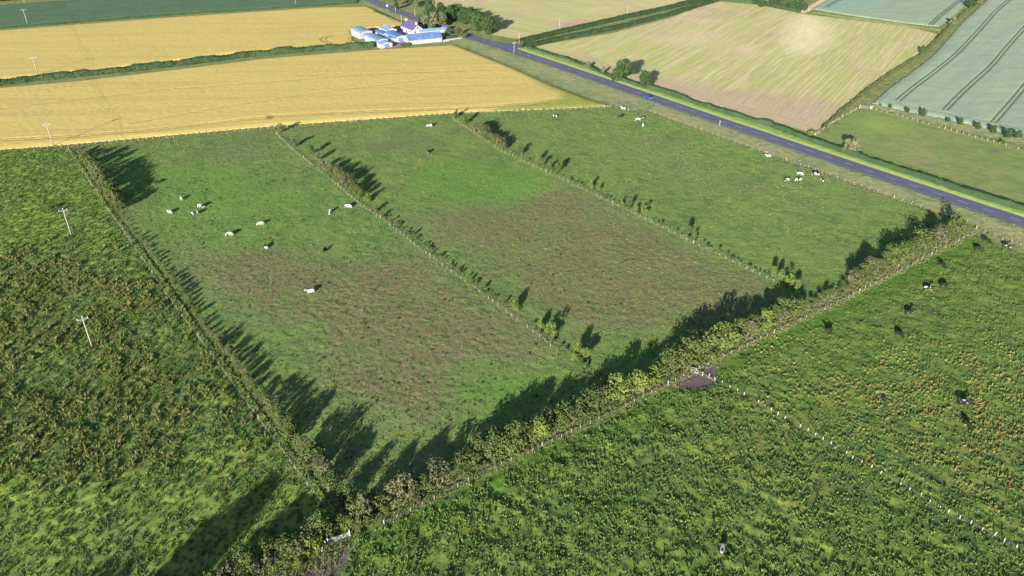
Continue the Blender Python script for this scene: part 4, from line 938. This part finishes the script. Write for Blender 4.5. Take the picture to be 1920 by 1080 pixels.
# two white drinking troughs at the fence junction
for px, py, lb in ((1300, 694, 'white oval drinking trough in the mud by the near hedge fence'), (1305.5, 698.5, 'second white trough, just below the first one')):
    root = empty('drinking_trough', (*G(px, py), .02), R(-35)); root.scale = (.7, .7, .8); tag(root, lb, 'trough')
    mb = MB(); nn = 14
    for i in range(nn):
        a = 2 * math.pi * i / nn; b = 2 * math.pi * (i + 1) / nn
        q = [(math.cos(t) * r_ * 1.5, math.sin(t) * r_, z) for t in (a, b) for r_, z in ((.62, 0), (.7, .55), (.6, .55), (.55, .12))]
        mb.poly(q, [(0, 4, 5, 1), (1, 5, 6, 2), (2, 6, 7, 3)])
    mb.build('basin', M['plate'], root)
    MB().poly([(math.cos(2 * math.pi * i / nn) * .86, math.sin(2 * math.pi * i / nn) * .57, .4) for i in range(nn)], [tuple(range(nn))]).build('water', M['glass'], root)
# feed tub in its ring of trodden mud
root = empty('lick_tub', (*G(1655, 747), .03)); tag(root, 'black lick tub sunk in a small ring of mud', 'tub')
MB().tube((0, 0, 0), (0, 0, .5), .45, .55, 12).build('tub', M['black'], root)
MB().tube((0, 0, .5), (0, 0, .56), .60, .60, 12).build('rim', M['black'], root)

# ---------------------------------------------------------------- power poles
def pole(xy, hgt, label, rz=0.0, arms=True, group='power poles', thick=1.0, arm=2.6):
    root = empty('power_pole', (*xy, 0), rz); tag(root, label, 'pole', group)
    MB().tube((0, 0, -.2), (0, 0, hgt), .17 * thick, .12 * thick, 8).build('shaft', M['pole'], root, smooth=True)
    if arms:
        MB().box((0, -.16, hgt - .45), (arm, .14, .16)).build('cross_arm', M['arm'], root)
        mb = MB(); mb.tube((-.75, -.16, hgt - .5), (0, -.16, hgt - 1.2), .03, .03, 5); mb.tube((.75, -.16, hgt - .5), (0, -.16, hgt - 1.2), .03, .03, 5); mb.build('brace', M['arm'], root)
        for x_, z_ in ((-arm / 2 + .12, hgt - .36), (0, hgt), (arm / 2 - .12, hgt - .36)):
            mb = MB(); mb.tube((x_, -.16 if x_ else 0, z_), (x_, -.16 if x_ else 0, z_ + .22), .13, .10, 8); mb.tube((x_, -.16 if x_ else 0, z_ + .22), (x_, -.16 if x_ else 0, z_ + .38), .15, .06, 8); mb.build('insulator', M['insul'], root)
    return root
PL = [(174.6, 655), (134.7, 443.1), (100, 274.6), (71.5, 142), (52, 46)]
PW = GP(PL); PW = [(PW[0][0] + 62, PW[0][1] - 112)] + PW + [(PW[-1][0] - 70, PW[-1][1] + 120)]
LBS = ['power pole below the left edge of the picture', 'nearest power pole, standing among the rushes', 'second nearest power pole, by the dark nettle patch', 'power pole at the wheat fence', 'power pole on the hedge between the wheat fields', 'power pole at the edge of the dark green crop', 'farthest power pole of the left line']
for i, p in enumerate(PW):
    a = PW[max(0, i - 1)]; b = PW[min(len(PW) - 1, i + 1)]
    pole(p, 9.8, LBS[i], math.atan2(b[1] - a[1], b[0] - a[0]) - math.pi / 2, thick=1.15)
root = empty('power_line', (PW[0][0], PW[0][1], 0)); tag(root, 'three thin wires strung along the left line of power poles', 'power line')
for off, hz in ((-1.18, 9.82), (0, 10.18), (1.18, 9.82)):
    L = offs(PW, off); mb = MB()
    for a, b in zip(L[:-1], L[1:]):
        n_ = 14; P_ = [(a[0] + (b[0] - a[0]) * t_ / n_ - PW[0][0], a[1] + (b[1] - a[1]) * t_ / n_ - PW[0][1], hz - 1.1 * 4 * (t_ / n_) * (1 - t_ / n_)) for t_ in range(n_ + 1)]
        for u_, v_ in zip(P_[:-1], P_[1:]): mb.tube(u_, v_, .015, .015, 3)
    mb.build('wire', M['arm'], root)
for px, py, h, lb, ar in ((964, 101, 6.6, 'pole with a cross arm on the verge opposite the lane', True), (973.3, 84, 7.0, 'pole at the corner of the lane hedge', False), (1049, 57, 7.0, 'pole beside the lane hedge, second from the road', False),
                          (1176, 33, 7.0, 'pole beside the lane hedge, third from the road', False), (1286, 7, 7.5, 'pole beside the lane hedge near the top edge', False), (555, 10, 9.0, 'pole in the dark green crop near the top edge', False),
                          (753, 45, 6.0, 'white pole behind the farmhouse', False), (778.4, 32, 5.5, 'pole on the verge behind the farm trees', False), (742, 23, 3.5, 'short post at the roadside above the farm', False), (46.5, 7, 7.0, 'pole cut by the top edge at the left corner', False)):
    pole(G(px, py), h, lb, R(35), ar, None, 1.0, 2.4)
# marker post and small sign by the road
root = empty('marker_post', (*G(1349, 236.5), 0), R(-50)); tag(root, 'short white marker post with a small plate between paddock and road', 'post')
MB().tube((0, 0, -.1), (0, 0, 2.5), .11, .09, 8).build('shaft', M['plate'], root); MB().box((0, 0, 2.35), (.9, .08, .22)).build('plate', M['arm'], root)
root = empty('road_sign', (*G(726, 16), 0), R(20)); tag(root, 'small white sign beside the road above the farm', 'sign')
MB().tube((0, 0, -.1), (0, 0, 2.4), .06, .06, 6).build('shaft', M['arm'], root); MB().box((0, -.08, 2.1), (1.5, .06, 1.3)).build('panel', M['plate'], root)
for px, py, lb in ((1060, 142, 'white verge stone nearest the upper road bend'), (1070, 145, 'second white verge stone'), (1083, 149, 'third white verge stone'), (1123, 170, 'white stone at the edge of the wheat verge')):
    bm = bmesh.new(); bmesh.ops.create_icosphere(bm, subdivisions=2, radius=.34)
    for v in bm.verts: v.co *= 1 + random.uniform(-.15, .15); v.co.z *= .75
    me = bpy.data.meshes.new('stone'); bm.to_mesh(me); bm.free(); me.materials.append(M['wall_white'])
    o = link('stone', me, loc=(*G(px, py), .3)); tag(o, lb, 'stone')

# ---------------------------------------------------------------- farm
AX = math.atan2(G(773.4, 66)[1] - G(750.4, 56.6)[1], G(773.4, 66)[0] - G(750.4, 56.6)[0])
def gable(name, c, L, W, h, rise, rz, mroof, mwall, label, over=.35, barrel=False, windows=0, door=True, cat='barn'):
    """building with its ridge along local x"""
    root = empty(name, (c[0], c[1], 0), rz); tag(root, label, cat)
    prof = [(-W / 2, h), (W / 2, h)]; n_ = 10 if barrel else 2
    arc = [(W / 2 * math.cos(math.pi * i / n_), h + rise * (math.sin(math.pi * i / n_))) for i in range(n_ + 1)] if barrel else [(W / 2, h), (0, h + rise), (-W / 2, h)]
    mb = MB()
    for s_ in (-1, 1):
        pts = [(s_ * L / 2, W / 2, 0)] + [(s_ * L / 2, a, b - .05) for a, b in arc] + [(s_ * L / 2, -W / 2, 0)]
        mb.poly(pts, [tuple(range(len(pts)))])
        mb.poly([(-L / 2, s_ * W / 2, 0), (L / 2, s_ * W / 2, 0), (L / 2, s_ * W / 2, h - .05), (-L / 2, s_ * W / 2, h - .05)], [(0, 1, 2, 3)])
    mb.build('wall', mwall, root)
    ar = [(a * (1 + over * 2 / W), b - (over * rise / W * 1.6 if abs(a) > W / 2 - .01 else 0)) for a, b in arc]
    mb = MB(); k = len(ar)
    pts = [(s_ * (L / 2 + over), a, b + t_) for s_ in (-1, 1) for t_ in (.02, .16) for a, b in ar]
    fc = []
    for i in range(k - 1):
        fc += [(i, i + 1, 2 * k + i + 1, 2 * k + i), (k + i, 3 * k + i, 3 * k + i + 1, k + i + 1), (i, k + i, k + i + 1, i + 1), (2 * k + i, 2 * k + i + 1, 3 * k + i + 1, 3 * k + i)]
    fc += [(0, 2 * k, 3 * k, k), (k - 1, 2 * k - 1, 4 * k - 1, 3 * k - 1)]
    mb.poly(pts, fc); rf = mb.build('roof', mroof, root)
    if not barrel: MB().tube((-L / 2 - over, 0, h + rise + .14), (L / 2 + over, 0, h + rise + .14), .14, .14, 6).build('ridge', mroof, rf)
    if door:
        MB().box((L / 2 + .03, 0, min(h, 3.2) / 2), (.08, min(W * .45, 3.6), min(h, 3.2))).build('door', M['roof_mid'], root)
    return root, rf
hc = G(760, 56)
g0, g1, g2 = G(750.4, 57), G(773.4, 66.5), G(792.3, 64.5)
HL = math.hypot(g1[0] - g0[0], g1[1] - g0[1]); rzh = math.atan2(g1[1] - g0[1], g1[0] - g0[0])
HLn = 15.5; HWd = 7.5; nxp = (math.cos(rzh + math.pi / 2), math.sin(rzh + math.pi / 2)); dx_ = (math.cos(rzh), math.sin(rzh))
hcen = (g1[0] - dx_[0] * HLn / 2 + nxp[0] * HWd / 2, g1[1] - dx_[1] * HLn / 2 + nxp[1] * HWd / 2)
hs, rf = gable('farmhouse', hcen, HLn, HWd, 3.3, 2.9, rzh, M['slate'], M['wall_white'], 'white farmhouse with a purple slate roof and two chimneys', door=False, cat='house')
for x_ in (-HLn / 2 + .8, HLn / 2 - .8):
    ch = MB().box((x_, 0, 6.6), (1.3, 1.0, 1.9)).build('chimney', M['wall_white'], rf)
for x_ in (-5.6, -2.8, 2.8, 5.6):
    wn = MB().box((x_, -HWd / 2 - .03, 1.9), (1.1, .08, 1.3)).build('window', M['plate'], hs); MB().box((x_, -HWd / 2 - .09, 1.9), (.9, .05, 1.1)).build('pane', M['glass'], wn)
dr = MB().box((0, -HWd / 2 - .03, 1.1), (1.1, .08, 2.2)).build('door', M['slate'], hs)
for y_, z_ in ((-1.7, 1.8), (1.7, 1.8), (0, 4.2)):
    wn = MB().box((HLn / 2 + .03, y_, z_), (.08, 1.0, 1.3)).build('window', M['plate'], hs); MB().box((HLn / 2 + .09, y_, z_), (.05, .8, 1.1)).build('pane', M['glass'], wn)
def cen(px, py, z=0): return G(px, py, z)
# long barn, its side towards the wheat
a_, b_ = G(767.3, 84), G(829, 78); rl = math.atan2(b_[1] - a_[1], b_[0] - a_[0]); Ll = math.hypot(b_[0] - a_[0], b_[1] - a_[1]); nn_ = (-math.sin(rl), math.cos(rl)); Wl = 11
gable('long_barn', ((a_[0] + b_[0]) / 2 + nn_[0] * Wl / 2, (a_[1] + b_[1]) / 2 + nn_[1] * Wl / 2), Ll, Wl, 2.5, 2.4, rl, M['roof_mid'], M['wall_pink'], 'long low barn with a mid blue roof facing the wheat')
gable('store_shed', G(812, 62), 18, 3.6, 2.0, .8, rl, M['roof_light'], M['wall_pink'], 'narrow pale shed behind the long barn')
for (px, py, L_, W_, h_, r_, rm, barrel, lb) in (
    (679, 68, 13, 8.5, 3.4, 1.3, 'roof_light', True, 'round-roofed light blue barn at the left end of the farm'),
    (706, 80, 17, 7.5, 2.8, 1.1, 'roof_light', True, 'round-roofed light blue shed in front of the left barn'),
    (722, 88, 5.0, 7.5, 2.4, 1.0, 'roof_light', False, 'small pale lean-to at the front of the farm'),
    (716, 69, 11, 4.5, 2.4, .9, 'roof_mid', True, 'small mid blue shed between the round-roofed barns'),
    (728, 63, 11, 7.0, 3.2, 1.4, 'roof_light', False, 'pale roofed shed behind the small blue one'),
    (742, 74, 15, 7.5, 2.6, 1.2, 'roof_mid', True, 'round-roofed blue shed left of the long barn'),
    (731, 79, 6, 4.5, 2.0, 1.0, 'roof_light', True, 'little blue shed in the farm yard')):
    gable('blue_shed', G(px, py), L_, W_, h_, r_, rzh, M[rm], M['wall_pink'] if px in (679,) else M['wall_white'], lb, barrel=barrel)
def wall(L, h, label):
    root = empty('garden_wall', (L[0][0], L[0][1], 0)); tag(root, label, 'wall'); x0, y0 = L[0]
    for a, b in zip(L[:-1], L[1:]):
        d = math.hypot(b[0] - a[0], b[1] - a[1]); MB().box(((a[0] + b[0]) / 2 - x0, (a[1] + b[1]) / 2 - y0, h / 2), (d, .35, h), math.atan2(b[1] - a[1], b[0] - a[0])).build('wall', M['wall_pink'], root)
wall(GP([(831, 78.5), (868, 73)]), 1.2, 'pale wall from the long barn to the road')
wall(GP([(815, 59), (832, 56)]), 1.3, 'pale wall behind the long barn')
gable('gate_lodge', G(835, 57), 3.0, 2.6, 2.2, 1.0, rl, M['slate'], M['wall_white'], 'tiny white outhouse between the farm trees', cat='outhouse')

# ---------------------------------------------------------------- car on the road
def car(c, rz, label):
    root = empty('car', (c[0], c[1], .16), rz); tag(root, label, 'car')
    prof = [(-2.1, .35), (-2.12, .75), (-2.0, .98), (-1.55, 1.06), (-1.0, 1.48), (.35, 1.50), (1.05, 1.05), (1.85, .90), (2.12, .70), (2.12, .35)]
    mb = MB(); n_ = len(prof)
    pts = []
    for y_, k in ((-.88, .0), (-.80, 1.0), (.80, 1.0), (.88, .0)):
        for x_, z_ in prof:
            top = z_ > 1.1; pts.append((x_ * (1 if k == 0 else .99), y_ * (.82 if top else 1), z_ if k else min(z_, 1.46) - .02))
    fc = [tuple(range(n_ - 1, -1, -1)), tuple(range(3 * n_, 4 * n_))]
    for r_ in range(3):
        for i in range(n_): j = (i + 1) % n_; fc.append((r_ * n_ + i, r_ * n_ + j, (r_ + 1) * n_ + j, (r_ + 1) * n_ + i))
    mb.poly(pts, fc); mb.build('body', M['carpaint'], root, smooth=False, bevel=.04)
    MB().poly([(.42, -.6, 1.49), (.42, .6, 1.49), (1.04, .7, 1.085), (1.04, -.7, 1.085)], [(0, 3, 2, 1)]).build('windscreen', M['glass'], root, loc=(.02, 0, .03))
    MB().poly([(-1.06, -.6, 1.47), (-1.06, .6, 1.47), (-1.52, .7, 1.10), (-1.52, -.7, 1.10)], [(0, 1, 2, 3)]).build('rear_window', M['glass'], root, loc=(-.02, 0, .03))
    for s_ in (-1, 1):
        MB().poly([(-1.3, s_ * .86, 1.05), (.8, s_ * .86, 1.05), (.3, s_ * .74, 1.42), (-.95, s_ * .74, 1.42)], [(0, 1, 2, 3)]).build('side_window', M['glass'], root, loc=(0, s_ * .02, 0))
        for x_ in (-1.35, 1.35):
            wl = MB().tube((x_, s_ * .72, .33), (x_, s_ * .92, .33), .33, .33, 14).build('wheel', M['rubber'], root); MB().tube((x_, s_ * .925, .33), (x_, s_ * .935, .33), .2, .2, 10).build('rim', M['arm'], wl)
        MB().box((2.1, s_ * .62, .68), (.08, .35, .16)).build('headlight', M['lamp'], root)
    MB().box((2.14, 0, .45), (.03, .52, .12)).build('number_plate', M['plate'], root)
pc = G(1216, 184)
ra = math.atan2(G(1349, 226.5)[1] - G(1083, 135)[1], G(1349, 226.5)[0] - G(1083, 135)[0])
car((pc[0] - 0.4, pc[1] - .6), ra, 'dark blue car driving down the road beside the paddock corner')

# ---------------------------------------------------------------- cattle
def cow_mesh(name, pose, seed):
    """one continuous skinned body: spine, neck, head, ears, tail and four jointed legs"""
    me = bpy.data.meshes.new(name)
    if pose == 'graze': neck = [(1.05, 0, 1.02), (1.35, 0, .62), (1.52, 0, .30), (1.60, 0, .10)]
    else: neck = [(1.05, 0, 1.32), (1.32, 0, 1.58), (1.58, 0, 1.60), (1.86, 0, 1.44)]
    if pose == 'lie': dz = -.58
    else: dz = 0
    v = [(0, 0, 1.08), (-.55, 0, 1.10), (-.88, 0, 1.12), (.45, 0, 1.06), (.85, 0, 1.12)]; r = [(.44, .46), (.42, .42), (.30, .32), (.42, .46), (.32, .40)]
    e = [(0, 1), (1, 2), (0, 3), (3, 4)]
    k = len(v); nr = [.24, .17, .155, .10] if pose != 'graze' else [.24, .17, .14, .10]
    for i, p in enumerate(neck): v.append(p); r.append((nr[i], nr[i])); e.append((4 if i == 0 else k + i - 1, k + i))
    hd = k + 2
    for s_ in (-1, 1):
        hx, hy, hz = neck[2]; v.append((hx - .05, s_ * .26, hz + .06)); r.append((.045, .05)); e.append((hd if False else k + 2, len(v) - 1))
    v.append((-1.10, 0, 1.14)); r.append((.05, .05)); e.append((2, len(v) - 1)); v.append((-1.16, 0, .55)); r.append((.045, .045)); e.append((len(v) - 2, len(v) - 1))
    for s_ in (-1, 1):
        st = .10 * s_ if pose != 'lie' else 0
        if pose != 'lie':
            hip = [(-.78, s_ * .24, .85), (-.70 + st, s_ * .25, .62), (-.90 + st, s_ * .25, .40), (-.84 + st, s_ * .25, .04)]; hr = [.19, .13, .075, .07]
            sh = [(.72, s_ * .22, .80), (.74 - st, s_ * .23, .50), (.72 - st, s_ * .23, .25), (.74 - st, s_ * .23, .04)]; sr = [.17, .10, .075, .07]
        else:
            hip = [(-.78, s_ * .30, .90), (-.45, s_ * .50, .72), (-.75, s_ * .58, .66)]; hr = [.2, .14, .08]
            sh = [(.72, s_ * .26, .82), (.95, s_ * .38, .70), (.72, s_ * .42, .65)]; sr = [.16, .10, .08]
        for ch, rr, at_ in ((hip, hr, 1), (sh, sr, 3)):
            pv = at_
            for p, q in zip(ch, rr): v.append(p); r.append((q, q)); e.append((pv, len(v) - 1)); pv = len(v) - 1
    me.from_pydata([(a, b, c + dz) for a, b, c in v], e, []); ob = bpy.data.objects.new(name, me); C.objects.link(ob)
    ob.modifiers.new('s', 'SKIN'); sk = me.skin_vertices[0].data
    for i, q in enumerate(r): sk[i].radius = q
    sk[0].use_root = True
    ss = ob.modifiers.new('d', 'SUBSURF'); ss.levels = 1; ss.render_levels = 1
    dg = bpy.context.evaluated_depsgraph_get(); out = bpy.data.meshes.new_from_object(ob.evaluated_get(dg)); bpy.data.objects.remove(ob)
    out.name = name; out.polygons.foreach_set('use_smooth', [True] * len(out.polygons)); out.materials.clear(); out.materials.append(M['cow_pied'])
    return out
COW = {p: cow_mesh('cow', p, 0) for p in ('graze', 'stand', 'lie')}
COWS = [  # photograph x, y at the feet, heading (degrees), pose, hide, label
 (341, 376, 110, 'graze', 'cow_white', 'white cow grazing nearest the tree shadow, farthest left of the pale ones'),
 (378, 390, 165, 'graze', 'cow_white', 'white cow with a dark rump right of a group of four'),
 (367, 404, 200, 'graze', 'cow_pied', 'black-headed pied cow just below a white one'),
 (319, 401, 150, 'graze', 'cow_white', 'white cow standing at the left end of the group of four'),
 (490, 423, 190, 'graze', 'cow_white', 'all white cow grazing side-on in the middle of the left paddock'),
 (432, 443, 185, 'graze', 'cow_pied', 'pied cow with a black front below the all white one'),
 (499, 467, 130, 'stand', 'cow_pied', 'white and black cow at the edge of the brown patch'),
 (609, 473, 80, 'graze', 'cow_solid', 'black cow on the brown grass, seen end-on'),
 (620, 400, 265, 'graze', 'cow_white', 'white cow facing the camera left of the middle hedge'),
 (654, 391, 170, 'graze', 'cow_white', 'white cow beside the bushes of the middle hedge'),
 (584, 551, 205, 'stand', 'cow_white', 'lone white cow lowest in the left paddock'),
 (295, 345, 180, 'stand', 'cow_solid', 'black cow in the long tree shadow'),
 (806, 239, 180, 'graze', 'cow_pied', 'pied cow near the top fence of the middle paddock'),
 (804, 288, 100, 'graze', 'cow_black', 'dark cow alone in the middle paddock'),
 (1040, 221, 190, 'graze', 'cow_pied', 'pied cow by the top fence of the right paddock'),
 (1163, 221, 185, 'graze', 'cow_black', 'black cow with a white head near the fence notch'),
 (1169, 206.5, 160, 'stand', 'cow_white', 'white cow right at the notch of the top fence'),
 (1197, 227, 175, 'graze', 'cow_white', 'white headed cow, left one of a touching pair'),
 (1204, 224, 25, 'graze', 'cow_pied', 'pied cow, right one of a touching pair'),
 (1206, 237, 250, 'graze', 'cow_white', 'white cow just below the touching pair'),
 (1441, 294, 190, 'lie', 'cow_white', 'white cow lying at the road side fence of the right paddock'),
 (1475, 341, 195, 'graze', 'cow_pied', 'black cow with white legs, left of the roadside group'),
 (1499, 329, 340, 'graze', 'cow_white', 'white cow at the back of the roadside group'),
 (1497, 340, 185, 'graze', 'cow_white', 'white cow in the middle of the roadside group'),
 (1528, 330, 330, 'graze', 'cow_pied', 'pied cow close to the road side fence'),
 (1541, 341, 265, 'graze', 'cow_pied', 'pied cow facing the camera, right end of the roadside group'),
 (1833, 471, 340, 'graze', 'cow_black', 'dark cow with white belly nearest the hedge end in the cow pasture'),
 (1849, 456, 305, 'graze', 'cow_solid', 'black cow grazing beyond the dark one with the white belly'),
 (1888, 468, 350, 'stand', 'cow_black', 'dark cow at the right edge of the pasture'),
 (1765, 502, 285, 'graze', 'cow_solid', 'black cow seen end-on below the hedge'),
 (1738, 547, 350, 'stand', 'cow_black', 'large pied cow, brightest in the cow pasture'),
 (1767, 540, 10, 'graze', 'cow_solid', 'black cow right of the large pied one'),
 (1702, 592, 5, 'stand', 'cow_black', 'black cow with a white head in the middle of the pasture'),
 (1552, 625, 195, 'stand', 'cow_black', 'black cow with a white face farthest left in the cow pasture'),
 (1684, 632, 300, 'graze', 'cow_solid', 'slim black cow seen end-on below the others'),
 (1804, 761, 350, 'stand', 'cow_black', 'dark cow among the docks above another'),
 (1811, 801, 285, 'graze', 'cow_solid', 'dark cow among the docks, nearest of the herd'),
 (1353, 1036, 250, 'stand', 'cow_grey', 'pale greyish cow alone in the nearest pasture'),
]
for px, py, hd, pose, hide, lb in COWS:
    x_, y_ = G(px, py); sz = random.uniform(.92, 1.06)
    ob = link('cow', COW[pose], loc=(x_, y_, .08 if px < 1545 and not (px == 1353) else .32), rot=(0, 0, R(hd))); ob.scale = (sz,) * 3
    ob.material_slots[0].link = 'OBJECT'; ob.material_slots[0].material = M[hide]
    tag(ob, lb, 'cow', 'cattle in the paddocks and pasture')
